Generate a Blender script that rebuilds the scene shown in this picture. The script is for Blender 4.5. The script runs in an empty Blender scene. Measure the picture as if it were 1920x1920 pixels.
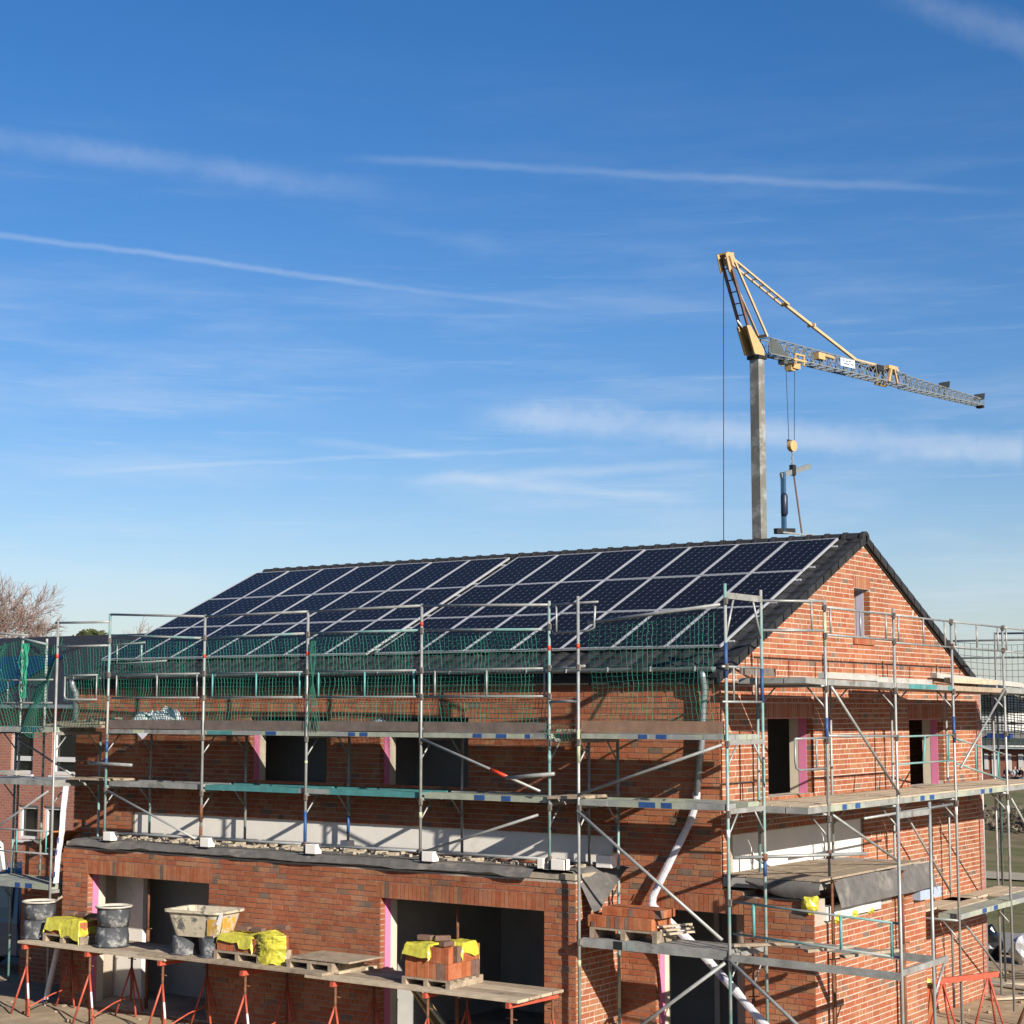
import bpy, math, random
from mathutils import Vector as V, Matrix, noise
R = math.radians
rnd = random.Random(7)
scene = bpy.context.scene
col = scene.collection

# ------------------------------------------------------------------ helpers
def new_obj(name, data):
    o = bpy.data.objects.new(name, data); col.objects.link(o); return o

def tag(o, label=None, cat=None, group=None, kind=None):
    if label: o['label'] = label
    if cat: o['category'] = cat
    if group: o['group'] = group
    if kind: o['kind'] = kind
    return o

def empty(name, loc=(0, 0, 0), rz=0.0, label=None, cat=None, group=None):
    o = new_obj(name, None); o.location = loc; o.rotation_euler = (0, 0, rz)
    o.empty_display_size = .2
    return tag(o, label, cat, group)

def offset_of(p):
    off = V((0, 0, 0))
    while p is not None:
        off += V(p.location); p = p.parent
    return off

class MB:
    def __init__(s): s.v = []; s.f = []; s.m = []
    def add(s, vs, fs, m=0):
        b = len(s.v); s.v += [tuple(p) for p in vs]
        s.f += [tuple(b + i for i in f) for f in fs]; s.m += [m] * len(fs)
    def box(s, lo, hi, m=0, skip=''):
        x0, y0, z0 = lo; x1, y1, z1 = hi
        s.add([(x0,y0,z0),(x1,y0,z0),(x1,y1,z0),(x0,y1,z0),(x0,y0,z1),(x1,y0,z1),(x1,y1,z1),(x0,y1,z1)],
              [(0,3,2,1),(4,5,6,7),(0,1,5,4),(1,2,6,5),(2,3,7,6),(3,0,4,7)], m)
    def obox(s, c, ax, ay, az, m=0):            # oriented box: centre and three half axes
        c, ax, ay, az = V(c), V(ax), V(ay), V(az)
        vs = [c+i*ax+j*ay+k*az for k in (-1,1) for (i,j) in ((-1,-1),(1,-1),(1,1),(-1,1))]
        s.add(vs, [(0,3,2,1),(4,5,6,7),(0,1,5,4),(1,2,6,5),(2,3,7,6),(3,0,4,7)], m)
    def bar(s, p, q, w, h, up=(0,0,1), m=0):    # rectangular bar from p to q
        p, q = V(p), V(q); d = (q-p).normalized(); u = V(up)
        if abs(d.dot(u)) > .98: u = V((0,1,0))
        a = d.cross(u).normalized(); b = a.cross(d)
        s.obox((p+q)/2, (q-p)/2, a*w/2, b*h/2, m)
    def tube(s, pts, r, n=8, m=0, caps=True, flat=1.0):
        pts = [V(p) for p in pts]; rs = r if isinstance(r, (list, tuple)) else [r]*len(pts)
        b = len(s.v); prev = None
        for i, p in enumerate(pts):
            d = (pts[min(i+1, len(pts)-1)] - pts[max(i-1, 0)]).normalized()
            if prev is None:
                a = d.cross(V((0,0,1)));  a = d.cross(V((0,1,0))) if a.length < .05 else a
            else: a = prev - d*prev.dot(d)
            a.normalize(); prev = a; c = d.cross(a)
            for k in range(n):
                t = 2*math.pi*k/n
                s.v.append(tuple(p + (a*math.cos(t) + c*math.sin(t)*flat)*rs[i]))
        for i in range(len(pts)-1):
            for k in range(n):
                s.f.append((b+i*n+k, b+i*n+(k+1)%n, b+(i+1)*n+(k+1)%n, b+(i+1)*n+k)); s.m.append(m)
        if caps and n > 2:
            s.f.append(tuple(b+k for k in reversed(range(n)))); s.m.append(m)
            e = b+(len(pts)-1)*n; s.f.append(tuple(e+k for k in range(n))); s.m.append(m)
    def lathe(s, c, prof, n=24, m=0):           # prof: list of (radius, z)
        c = V(c); b = len(s.v)
        for r, z in prof:
            for k in range(n):
                t = 2*math.pi*k/n; s.v.append(tuple(c+V((r*math.cos(t), r*math.sin(t), z))))
        for i in range(len(prof)-1):
            for k in range(n):
                s.f.append((b+i*n+k, b+i*n+(k+1)%n, b+(i+1)*n+(k+1)%n, b+(i+1)*n+k)); s.m.append(m)
    def grid(s, fn, nu, nv, m=0):
        b = len(s.v)
        for j in range(nv+1):
            for i in range(nu+1): s.v.append(tuple(fn(i/nu, j/nv)))
        w = nu+1
        for j in range(nv):
            for i in range(nu):
                s.f.append((b+j*w+i, b+j*w+i+1, b+(j+1)*w+i+1, b+(j+1)*w+i)); s.m.append(m)
    def build(s, name, mats, parent=None, smooth=False, bevel=0):
        off = offset_of(parent) if parent else V((0,0,0))
        me = bpy.data.meshes.new(name)
        me.from_pydata([tuple(V(p)-off) for p in s.v], [], s.f)
        mats = mats if isinstance(mats, (list, tuple)) else [mats]
        for mt in mats: me.materials.append(mt)
        if len(mats) > 1: me.polygons.foreach_set('material_index', s.m)
        if smooth: me.polygons.foreach_set('use_smooth', [True]*len(me.polygons))
        me.update()
        o = new_obj(name, me)
        if parent: o.parent = parent
        if bevel:
            md = o.modifiers.new('bevel', 'BEVEL'); md.width = bevel; md.segments = 1; md.limit_method = 'ANGLE'
        return o

def box_part(name, lo, hi, mat, parent=None, bevel=0):
    b = MB(); b.box(lo, hi); return b.build(name, mat, parent, bevel=bevel)
def tube_part(name, pts, r, mat, parent=None, n=8, smooth=True):
    b = MB(); b.tube(pts, r, n); return b.build(name, mat, parent, smooth=smooth)
def bar_part(name, p, q, w, h, mat, parent=None):
    b = MB(); b.bar(p, q, w, h); return b.build(name, mat, parent)

KIDS = {}
def copy_tree(o, parent=None):
    c = o.copy(); col.objects.link(c); c.parent = parent
    for ch in list(o.children): copy_tree(ch, c)
    return c

# ------------------------------------------------------------------ materials
ALB = .64                                                 # real-world albedo scale that goes with the exposure below
def mat(name, base, rough=.7, metal=0.0, var=.15, scale=6.0, bump=0.0, spec=.3, island=0.0, second=None, sec_scale=2.0, sec_lo=.55, sec_hi=.65, coat=0.0, trans=0.0, detail=5):
    base = [c*ALB for c in base]; second = [c*ALB for c in second] if second else None
    m = bpy.data.materials.new(name); m.use_nodes = True; nt = m.node_tree; N = nt.nodes; L = nt.links
    p = N['Principled BSDF']; p.inputs['Roughness'].default_value = rough; p.inputs['Metallic'].default_value = metal
    p.inputs['Specular IOR Level'].default_value = spec
    if coat: p.inputs['Coat Weight'].default_value = coat
    tc = N.new('ShaderNodeTexCoord'); nz = N.new('ShaderNodeTexNoise')
    nz.inputs['Scale'].default_value = scale; nz.inputs['Detail'].default_value = detail; nz.inputs['Roughness'].default_value = .65
    L.new(tc.outputs['Object'], nz.inputs['Vector'])
    rp = N.new('ShaderNodeValToRGB')
    rp.color_ramp.elements[0].position = .3; rp.color_ramp.elements[1].position = .7
    rp.color_ramp.elements[0].color = tuple(c*(1-var) for c in base)+(1,)
    rp.color_ramp.elements[1].color = tuple(min(1, c*(1+var)) for c in base)+(1,)
    L.new(nz.outputs['Fac'], rp.inputs['Fac']); out = rp.outputs['Color']
    if second:
        n2 = N.new('ShaderNodeTexNoise'); n2.inputs['Scale'].default_value = sec_scale; n2.inputs['Detail'].default_value = 6
        n2.inputs['Roughness'].default_value = .7
        L.new(tc.outputs['Object'], n2.inputs['Vector'])
        mr = N.new('ShaderNodeMapRange'); mr.inputs[1].default_value = sec_lo; mr.inputs[2].default_value = sec_hi
        L.new(n2.outputs['Fac'], mr.inputs[0])
        mx = N.new('ShaderNodeMix'); mx.data_type = 'RGBA'; L.new(mr.outputs[0], mx.inputs[0]); L.new(out, mx.inputs[6])
        mx.inputs[7].default_value = tuple(second)+(1,); out = mx.outputs[2]
    if island:
        g = N.new('ShaderNodeNewGeometry'); hs = N.new('ShaderNodeHueSaturation')
        mr = N.new('ShaderNodeMapRange'); mr.inputs[3].default_value = 1-island; mr.inputs[4].default_value = 1+island
        L.new(g.outputs['Random Per Island'], mr.inputs[0]); L.new(mr.outputs[0], hs.inputs['Value']); L.new(out, hs.inputs['Color']); out = hs.outputs['Color']
    L.new(out, p.inputs['Base Color'])
    if bump:
        bp = N.new('ShaderNodeBump'); bp.inputs['Strength'].default_value = bump; bp.inputs['Distance'].default_value = .02
        L.new(nz.outputs['Fac'], bp.inputs['Height']); L.new(bp.outputs[0], p.inputs['Normal'])
    if trans:
        p.inputs['Transmission Weight'].default_value = trans
    return m

def brick_island(name, stops, bumpy=.25):
    m = bpy.data.materials.new(name); m.use_nodes = True; nt = m.node_tree; N = nt.nodes; L = nt.links
    p = N['Principled BSDF']; p.inputs['Roughness'].default_value = .88; p.inputs['Specular IOR Level'].default_value = .15
    g = N.new('ShaderNodeNewGeometry'); rp = N.new('ShaderNodeValToRGB'); rp.color_ramp.interpolation = 'CONSTANT'
    e = rp.color_ramp.elements
    while len(e) > 1: e.remove(e[-1])
    for i, (t, c) in enumerate(stops):
        el = e[0] if i == 0 else e.new(t)
        el.position = t; el.color = tuple(q*ALB for q in c)+(1,)
    L.new(g.outputs['Random Per Island'], rp.inputs['Fac'])
    tc = N.new('ShaderNodeTexCoord'); nz = N.new('ShaderNodeTexNoise'); nz.inputs['Scale'].default_value = 14; nz.inputs['Detail'].default_value = 6
    nz.inputs['Roughness'].default_value = .7
    L.new(tc.outputs['Object'], nz.inputs['Vector'])
    nz2 = N.new('ShaderNodeTexNoise'); nz2.inputs['Scale'].default_value = .8; nz2.inputs['Detail'].default_value = 4
    L.new(tc.outputs['Object'], nz2.inputs['Vector'])
    ad = N.new('ShaderNodeMath'); ad.operation = 'ADD'; L.new(nz.outputs['Fac'], ad.inputs[0]); L.new(nz2.outputs['Fac'], ad.inputs[1])
    mr = N.new('ShaderNodeMapRange'); mr.inputs[1].default_value = .6; mr.inputs[2].default_value = 1.4; mr.inputs[3].default_value = .6; mr.inputs[4].default_value = 1.38
    L.new(ad.outputs[0], mr.inputs[0])
    hs = N.new('ShaderNodeHueSaturation'); L.new(mr.outputs[0], hs.inputs['Value']); L.new(rp.outputs['Color'], hs.inputs['Color'])
    n3 = N.new('ShaderNodeTexNoise'); n3.inputs['Scale'].default_value = 1.7; n3.inputs['Detail'].default_value = 8; n3.inputs['Roughness'].default_value = .72
    L.new(tc.outputs['Object'], n3.inputs['Vector'])
    m3 = N.new('ShaderNodeMapRange'); m3.inputs[1].default_value = .52; m3.inputs[2].default_value = .78; m3.inputs[4].default_value = .38; L.new(n3.outputs['Fac'], m3.inputs[0])
    mx = N.new('ShaderNodeMix'); mx.data_type = 'RGBA'; L.new(m3.outputs[0], mx.inputs[0]); L.new(hs.outputs['Color'], mx.inputs[6]); mx.inputs[7].default_value = (.46*ALB,.33*ALB,.25*ALB,1)
    L.new(mx.outputs[2], p.inputs['Base Color'])
    bp = N.new('ShaderNodeBump'); bp.inputs['Strength'].default_value = bumpy; bp.inputs['Distance'].default_value = .01
    L.new(nz.outputs['Fac'], bp.inputs['Height']); L.new(bp.outputs[0], p.inputs['Normal'])
    return m

def brick_tex(name, c1, c2, mortar, rot=0.0):
    m = bpy.data.materials.new(name); m.use_nodes = True; nt = m.node_tree; N = nt.nodes; L = nt.links
    p = N['Principled BSDF']; p.inputs['Roughness'].default_value = .9
    tc = N.new('ShaderNodeTexCoord'); sp = N.new('ShaderNodeSeparateXYZ'); L.new(tc.outputs['Object'], sp.inputs[0])
    ad = N.new('ShaderNodeMath'); L.new(sp.outputs[0], ad.inputs[0]); L.new(sp.outputs[1], ad.inputs[1])
    cb = N.new('ShaderNodeCombineXYZ'); L.new(ad.outputs[0], cb.inputs[0]); L.new(sp.outputs[2], cb.inputs[1])
    b = N.new('ShaderNodeTexBrick'); L.new(cb.outputs[0], b.inputs['Vector'])
    b.inputs['Scale'].default_value = 1; b.inputs['Brick Width'].default_value = .25; b.inputs['Row Height'].default_value = .0875
    b.inputs['Mortar Size'].default_value = .012; b.inputs['Color1'].default_value = tuple(q*ALB for q in c1)+(1,); b.inputs['Color2'].default_value = tuple(q*ALB for q in c2)+(1,)
    b.inputs['Mortar'].default_value = tuple(q*ALB for q in mortar)+(1,); b.inputs['Mortar Smooth'].default_value = .3
    L.new(b.outputs['Color'], p.inputs['Base Color'])
    bp = N.new('ShaderNodeBump'); bp.inputs['Strength'].default_value = .6; bp.inputs['Distance'].default_value = .01; bp.invert = True
    L.new(b.outputs['Fac'], bp.inputs['Height']); L.new(bp.outputs[0], p.inputs['Normal'])
    return m

M = {}
M['brick'] = brick_island('brick_face', [(0,(.40,.132,.064)),(.16,(.43,.155,.074)),(.32,(.38,.115,.056)),(.46,(.42,.170,.084)),(.60,(.43,.195,.098)),(.70,(.40,.128,.062)),(.82,(.41,.158,.084)),(.945,(.27,.15,.10)),(.976,(.20,.14,.105))])
M['brick_loose'] = brick_island('brick_loose', [(0,(.45,.13,.055)),(.3,(.50,.17,.07)),(.6,(.42,.12,.05)),(.85,(.22,.13,.1)),(.92,(.46,.17,.08))])
M['mortar'] = mat('mortar', (.50,.42,.34), .95, var=.12, scale=20, bump=.3)
M['mortarlight'] = mat('pointed_mortar', (.62,.52,.43), .95, var=.1, scale=20, bump=.2)
M['dimwall'] = mat('bare_partition', (.40,.39,.37), .95, var=.15, scale=1.2)
M['roofscreed'] = mat('roof_screed', (.50,.42,.31), .95, var=.2, scale=3, second=(.30,.26,.21), sec_scale=1.5, bump=.3)
M['plaster'] = mat('plaster', (.50,.49,.46), .9, var=.08, scale=1.2, second=(.40,.38,.35), sec_scale=.7)
M['whiteblock'] = mat('aerated_block', (.95,.90,.82), .95, var=.05, scale=3, second=(.76,.67,.56), sec_scale=1.6, sec_lo=.62, sec_hi=.7, bump=.1)
M['concrete'] = mat('concrete', (.36,.34,.31), .9, var=.2, scale=3, bump=.2)
M['pink'] = mat('pink_foam', (.78,.24,.42), .8, var=.06, scale=5)
M['cream'] = mat('cream_board', (.72,.64,.50), .85, var=.06, scale=5)
M['lilac'] = mat('lilac_foam', (.60,.55,.70), .8, var=.06, scale=5)
M['tile'] = mat('roof_tile', (.034,.034,.036), .6, var=.35, scale=9, spec=.2, island=.25)
M['roofwood'] = mat('roof_board', (.05,.045,.04), .8)
M['membrane'] = mat('bitumen_felt', (.15,.14,.13), .9, var=.25, scale=5, second=(.27,.245,.215), sec_scale=1.1, bump=.25)
M['zinc'] = mat('zinc', (.36,.40,.43), .42, .55, var=.12, scale=4)
M['alu'] = mat('aluminium', (.62,.63,.65), .38, .35, var=.05)
M['galv'] = mat('galvanised_tube', (.40,.41,.395), .48, .35, var=.22, scale=5, second=(.20,.15,.11), sec_scale=3.2, sec_lo=.66, sec_hi=.74)
M['galv_teal'] = mat('teal_worn_tube', (.20,.38,.36), .5, .1, var=.22, scale=4, second=(.40,.41,.39), sec_scale=1.6, sec_lo=.46, sec_hi=.56)
M['teal'] = mat('teal_paint', (.13,.40,.39), .5, 0, var=.15, scale=6, second=(.36,.37,.34), sec_scale=4, sec_lo=.62, sec_hi=.68)
M['couplermetal'] = mat('coupler_metal', (.26,.23,.20), .6, .4, var=.3, scale=9, second=(.25,.13,.08), sec_scale=5)
M['spotted'] = mat('spotted_tube', (.46,.47,.42), .55, .1, var=.3, scale=12, second=(.10,.20,.14), sec_scale=8, sec_lo=.52, sec_hi=.58)
M['red'] = mat('red_paint', (.66,.055,.022), .5, 0, var=.12)
M['bluepaint'] = mat('blue_paint', (.035,.095,.27), .55, 0, var=.25, scale=15)
M['limepaint'] = mat('lime_paint', (.50,.54,.36), .55, 0, var=.2, scale=10)
M['deck'] = mat('deck_steel', (.36,.36,.335), .6, .15, var=.3, scale=4, second=(.22,.205,.18), sec_scale=2.2, sec_lo=.55, sec_hi=.65)
M['deckteal'] = mat('deck_teal', (.085,.29,.285), .55, 0, var=.2, scale=4, second=(.34,.34,.32), sec_scale=1.3, sec_lo=.60, sec_hi=.64)
M['decklime'] = mat('deck_lime', (.40,.43,.33), .6, 0, var=.2, scale=4, second=(.32,.33,.32), sec_scale=1.2, sec_lo=.5, sec_hi=.55)
M['wood'] = mat('weathered_plank', (.42,.33,.235), .85, var=.25, scale=7, second=(.25,.20,.15), sec_scale=2.5, bump=.2)
M['woodlight'] = mat('fresh_plank', (.60,.49,.35), .85, var=.2, scale=6, second=(.42,.33,.24), sec_scale=2, bump=.15)
M['woodgrey'] = mat('grey_board', (.185,.145,.125), .85, var=.25, scale=5, bump=.15)
M['woodbrown'] = mat('brown_board', (.30,.185,.125), .85, var=.2, scale=5, bump=.15)
M['net'] = mat('green_net', (.016,.15,.105), .7, 0, var=.2, scale=2)
M['netdark'] = mat('dark_net', (.03,.09,.075), .7, 0, var=.2)
M['netbright'] = mat('bright_rope', (.03,.36,.20), .6, 0, var=.2)
M['trestle'] = mat('trestle_red', (.54,.105,.06), .55, 0, var=.2, scale=9, second=(.42,.22,.15), sec_scale=3, sec_lo=.6, sec_hi=.7)
M['rust'] = mat('rusty_steel', (.22,.095,.05), .8, .1, var=.35, scale=9, second=(.12,.06,.04), sec_scale=5)
M['rubber'] = mat('black_plastic', (.075,.08,.09), .7, 0, var=.3, scale=6, second=(.42,.41,.38), sec_scale=6, sec_lo=.53, sec_hi=.68)
M['mortarwet'] = mat('dried_mortar', (.66,.60,.50), .95, var=.1, bump=.4)
M['tub'] = mat('dirty_tub', (.62,.54,.40), .7, 0, var=.15, scale=5, second=(.15,.145,.14), sec_scale=5.5, sec_lo=.53, sec_hi=.62)
M['tubyellow'] = mat('ochre_stain', (.60,.34,.05), .7, 0, var=.2, scale=8, second=(.62,.54,.40), sec_scale=6, sec_lo=.5, sec_hi=.6)
M['yellowfilm'] = mat('yellow_film', (.66,.60,.07), .32, 0, var=.15, scale=5, second=(.42,.42,.05), sec_scale=3, spec=.5, bump=.5)
M['print'] = mat('black_print', (.04,.06,.02), .5)
M['foil'] = mat('silver_foil', (.92,.93,.92), .3, .25, var=.1, scale=8, second=(.03,.10,.06), sec_scale=3.0, sec_lo=.57, sec_hi=.6, spec=.6)
M['clear'] = mat('clear_film', (.55,.60,.64), .18, .1, var=.2, scale=9, spec=.7)
M['whitefilm'] = mat('white_film', (.80,.79,.84), .4, 0, var=.05, scale=6, second=(.52,.50,.64), sec_scale=3, sec_lo=.60, sec_hi=.68, bump=.3)
M['blueprint'] = mat('blue_print', (.05,.07,.28), .5)
M['white'] = mat('white_frame', (.80,.79,.76), .5, 0, var=.03)
M['glass'] = mat('window_glass', (.015,.018,.02), .06, 0, var=.2, spec=.8)
M['craneyellow'] = mat('crane_yellow', (.60,.41,.19), .5, 0, var=.12, scale=3)
M['cranetan'] = mat('crane_tan', (.66,.47,.26), .5, 0, var=.12, scale=3)
M['cranegrey'] = mat('crane_steel', (.25,.27,.27), .55, .2, var=.15, scale=3)
M['mast'] = mat('mast_steel', (.25,.245,.215), .5, .25, var=.15, scale=1.6, second=(.46,.46,.43), sec_scale=1.0, sec_lo=.5, sec_hi=.62)
M['signpale'] = mat('pale_sign', (.62,.70,.74), .5, 0, var=.04)
M['dark'] = mat('dark_steel', (.03,.03,.032), .6, .2)
M['sheetmetal'] = mat('sheet_metal', (.10,.115,.11), .6, .1)
M['blue'] = mat('grab_blue', (.035,.11,.25), .5, 0, var=.15)
M['forkblue'] = mat('fork_blue', (.05,.12,.22), .5, .1, var=.2); M['forkdark'] = mat('fork_dark', (.022,.035,.07), .4, .1)
M['strap'] = mat('strap_brown', (.16,.10,.08), .8)
M['pinkbrick'] = brick_tex('neighbour_brick', (.44,.17,.11), (.36,.12,.08), (.42,.30,.24))
M['schoolbrick'] = brick_tex('school_brick', (.33,.11,.07), (.28,.09,.055), (.33,.16,.11))
M['carblue'] = mat('car_blue', (.05,.10,.18), .3, .2, var=.05, coat=.5)
M['skin'] = mat('skin', (.55,.33,.24), .6); M['hair'] = mat('hair', (.06,.04,.03), .7)
M['navy'] = mat('navy_cloth', (.025,.03,.05), .9); M['lightcloth'] = mat('light_cloth', (.55,.55,.56), .9); M['blackcloth'] = mat('black_cloth', (.018,.018,.02), .9)
M['bark'] = mat('bark', (.16,.115,.09), .9, var=.3, scale=4); M['twig'] = mat('twig', (.30,.20,.165), .9, var=.3, scale=1)
M['needles'] = mat('needles', (.055,.065,.02), .8, var=.5, scale=1, island=.5)
M['scrub'] = mat('scrub', (.12,.10,.07), .9, var=.5, scale=.2, island=.5)
M['bluetarp'] = mat('blue_tarp', (.02,.06,.22), .5)
M['greenpost'] = mat('green_post', (.012,.10,.06), .5)
M['styro'] = mat('styrofoam_blue', (.42,.50,.62), .8, var=.06)
M['styrowhite'] = mat('styrofoam_white', (.84,.83,.79), .85, var=.04)
M['palebeam'] = mat('pale_beam', (.50,.485,.44), .85, var=.18, scale=6, second=(.34,.31,.27), sec_scale=3)
M['blackbag'] = mat('black_bag', (.012,.012,.013), .25, 0, bump=.5, scale=9, spec=.6)
M['orangetarp'] = mat('orange_board', (.42,.15,.03), .7, var=.2)

# solar glass: 6 x 10 pseudo-square cells
def solar_mat():
    m = bpy.data.materials.new('solar_cells'); m.use_nodes = True; nt = m.node_tree; N = nt.nodes; L = nt.links
    p = N['Principled BSDF']; p.inputs['Roughness'].default_value = .18; p.inputs['Specular IOR Level'].default_value = .045
    tc = N.new('ShaderNodeTexCoord'); sp = N.new('ShaderNodeSeparateXYZ'); L.new(tc.outputs['Object'], sp.inputs[0])
    def math_(op, a, b=None):
        n = N.new('ShaderNodeMath'); n.operation = op
        for i, x in enumerate((a, b)):
            if x is None: continue
            if isinstance(x, (int, float)): n.inputs[i].default_value = x
            else: L.new(x, n.inputs[i])
        return n.outputs[0]
    def cell(o, half, size):
        t = math_('DIVIDE', math_('ADD', o, half), size)
        return math_('ABSOLUTE', math_('SUBTRACT', math_('FRACT', math_('ADD', t, .5)), .5))   # distance to nearest cell border, 0..0.5
    fx = cell(sp.outputs[0], .468, .156); fy = cell(sp.outputs[1], .78, .156)
    line = math_('MAXIMUM', math_('LESS_THAN', fx, .014), math_('LESS_THAN', fy, .008))
    dot = math_('LESS_THAN', math_('ADD', fx, fy), .085)
    bus = math_('MULTIPLY', math_('GREATER_THAN', fx, .155), math_('LESS_THAN', fx, .168))
    mx = N.new('ShaderNodeMix'); mx.data_type = 'RGBA'; mx.inputs[6].default_value = (.0065,.0056,.0062,1); mx.inputs[7].default_value = (.06,.062,.07,1)
    L.new(math_('MAXIMUM', line, math_('MULTIPLY', bus, .35)), mx.inputs[0])
    m2 = N.new('ShaderNodeMix'); m2.data_type = 'RGBA'; m2.inputs[7].default_value = (.22,.225,.25,1); L.new(dot, m2.inputs[0]); L.new(mx.outputs[2], m2.inputs[6])
    L.new(m2.outputs[2], p.inputs['Base Color'])
    return m
M['solar'] = solar_mat(); M['solardark'] = mat('distant_solar', (.006,.012,.03), .2, 0, var=.1, spec=.3)

# ------------------------------------------------------------------ brickwork
CH, BH, RECESS = .0875, .0745, .011
def frame_pt(fr, u, z, n):
    P0, U, Nn = fr; return P0 + U*u + Nn*n + V((0,0,z))
def fbox(mb, fr, u0, u1, z0, z1, n0, n1, m=0):
    P0, U, Nn = fr
    c = frame_pt(fr, (u0+u1)/2, (z0+z1)/2, (n0+n1)/2)
    mb.obox(c, U*abs(u1-u0)/2, Nn*abs(n1-n0)/2, V((0,0,abs(z1-z0)/2)), m)
def brick(mb, fr, u0, u1, z0, z1, front=0.0):
    P0, U, Nn = fr; j = front + rnd.uniform(-.0022, .0015); t = rnd.uniform(-.0012, .0012)
    q = lambda u, z, n: frame_pt(fr, u, z, n)
    vs = [q(u0,z0,-.02), q(u1,z0,-.02), q(u1,z1,-.02), q(u0,z1,-.02), q(u0,z0,j), q(u1,z0,j+t), q(u1,z1,j+t), q(u0,z1,j)]
    mb.add(vs, [(4,5,6,7),(0,1,5,4),(1,2,6,5),(2,3,7,6),(3,0,4,7)])
def minus(segs, a, b):
    out = []
    for s, e in segs:
        if b <= s or a >= e: out.append((s, e)); continue
        if a > s: out.append((s, a))
        if b < e: out.append((b, e))
    return out
def brick_field(mb, fr, z0, z1, rng, holes, bh=None):
    k = 0; z = z0; BH = bh or .0745; gap = .014 if bh else .012
    while z + BH <= z1 + .001:
        zm = z + BH/2; a, b = rng(zm); segs = [(a, b)]
        for (h0, h1, g0, g1) in holes:
            if g0 < zm < g1: segs = minus(segs, h0, h1)
        for s, e in segs:
            u = s; first = True
            while u < e - .02:
                w = .238 if rnd.random() < .66 else .113
                if first: w = (.238, .113, .175)[k % 3]; first = False
                if e - (u + w) < .07: w = e - u
                brick(mb, fr, u, min(u+w, e), z + rnd.uniform(-.0015,.0015), z+BH+rnd.uniform(-.0015,.0015)); u += w + gap + rnd.uniform(-.002,.002)
        k += 1; z += CH
def soldier(mb, fr, u0, u1, z0, z1):
    n = max(1, round((u1-u0)/.083)); p = (u1-u0)/n
    for i in range(n): brick(mb, fr, u0+i*p+.006, u0+(i+1)*p-.006, z0+.006, z1-.004)
def jamb_bricks(mb, fr, h):
    u0, u1, z0, z1 = h; z = .0
    while z + BH <= z1:
        if z >= z0 - .01:
            for a, b in ((u0, u0+.005), (u1-.005, u1)):
                fbox(mb, fr, a, b, z, z+BH, -.115, -.013)
        z += CH
def wall_volume(mb, fr, zs, rng, holes, t0, t1):
    zs = sorted(set([round(z, 4) for z in zs] + [round(z, 4) for h in holes for z in h[2:4] if zs[0] < z < zs[-1]]))
    for z0, z1 in zip(zs[:-1], zs[1:]):
        zm = (z0+z1)/2; a0, b0 = rng(z0); a1, b1 = rng(z1); segs = [(min(a0,a1) if a0==a1 else -1e9, 1e9)]
        segs = [(-1e9, 1e9)]
        for (h0, h1, g0, g1) in holes:
            if g0 < zm < g1: segs = minus(segs, h0, h1)
        for s, e in segs:
            s0 = a0 if s == -1e9 else s; s1 = a1 if s == -1e9 else s
            e0 = b0 if e == 1e9 else e; e1 = b1 if e == 1e9 else e
            if e0 <= s0 + .001: continue
            q = lambda u, z, n: frame_pt(fr, u, z, n)
            mb.add([q(s0,z0,-t0),q(e0,z0,-t0),q(e1,z1,-t0),q(s1,z1,-t0),q(s0,z0,-t1),q(e0,z0,-t1),q(e1,z1,-t1),q(s1,z1,-t1)],
                   [(0,1,2,3),(7,6,5,4),(0,4,5,1),(1,5,6,2),(2,6,7,3),(3,7,4,0)])
def brick_wall(parent, fr, z0, z1, rng, openings, sold=(), bands=(), steps=None, thick=.40, light=False):
    holes = [o for o in openings] + [b for b in bands]
    mb = MB(); zs = steps or [z0, z1]
    wall_volume(mb, fr, zs, lambda z: (rng(z)[0]+.012, rng(z)[1]-.012), holes, .003 if light else RECESS, thick)
    w = mb.build('wall', M['mortarlight' if light else 'mortar'], parent)
    bb = MB(); k0 = math.ceil((z0-.001)/CH)*CH
    brick_field(bb, fr, k0, z1, rng, holes + [s for s in sold], .072 if light else None)
    for s in sold: soldier(bb, fr, s[0], s[1], s[2], math.ceil((s[3]-.036)/CH)*CH-.009)
    for o in openings: jamb_bricks(bb, fr, o)
    bb.build('brick_facing', M['brick'], w)
    return w
def window_lining(parent, fr, h, strip='pink', sill=True):
    u0, u1, z0, z1 = h
    for nm, n0, n1, pr, mt in (('insulation_strip', -.262, -.118, .014, M[strip]), ('lining_board', -.43, -.265, .010, M['cream'])):
        b = MB()
        fbox(b, fr, u0-.002, u0+pr, z0, z1, n0, n1); fbox(b, fr, u1-pr, u1+.002, z0, z1, n0, n1)
        fbox(b, fr, u0+pr+.002, u1-pr-.002, z1-pr, z1+.002, n0, n1)
        b.build(nm, mt, parent)
    if sill:
        b = MB(); fbox(b, fr, u0+.02, u1-.02, z0-.03, z0+.004, -.11, -.012); b.build('sill', M['concrete'], parent)

D, APEX, SL = 11.07, 8.70, .4551
EX, EY, EZ = V((1,0,0)), V((0,1,0)), V((0,0,1))
def rake(z):
    if z <= APEX - D/2*SL: return (.013, D)
    d = (APEX - z)/SL; return (D/2 - d + .0, D/2 + d)

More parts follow.
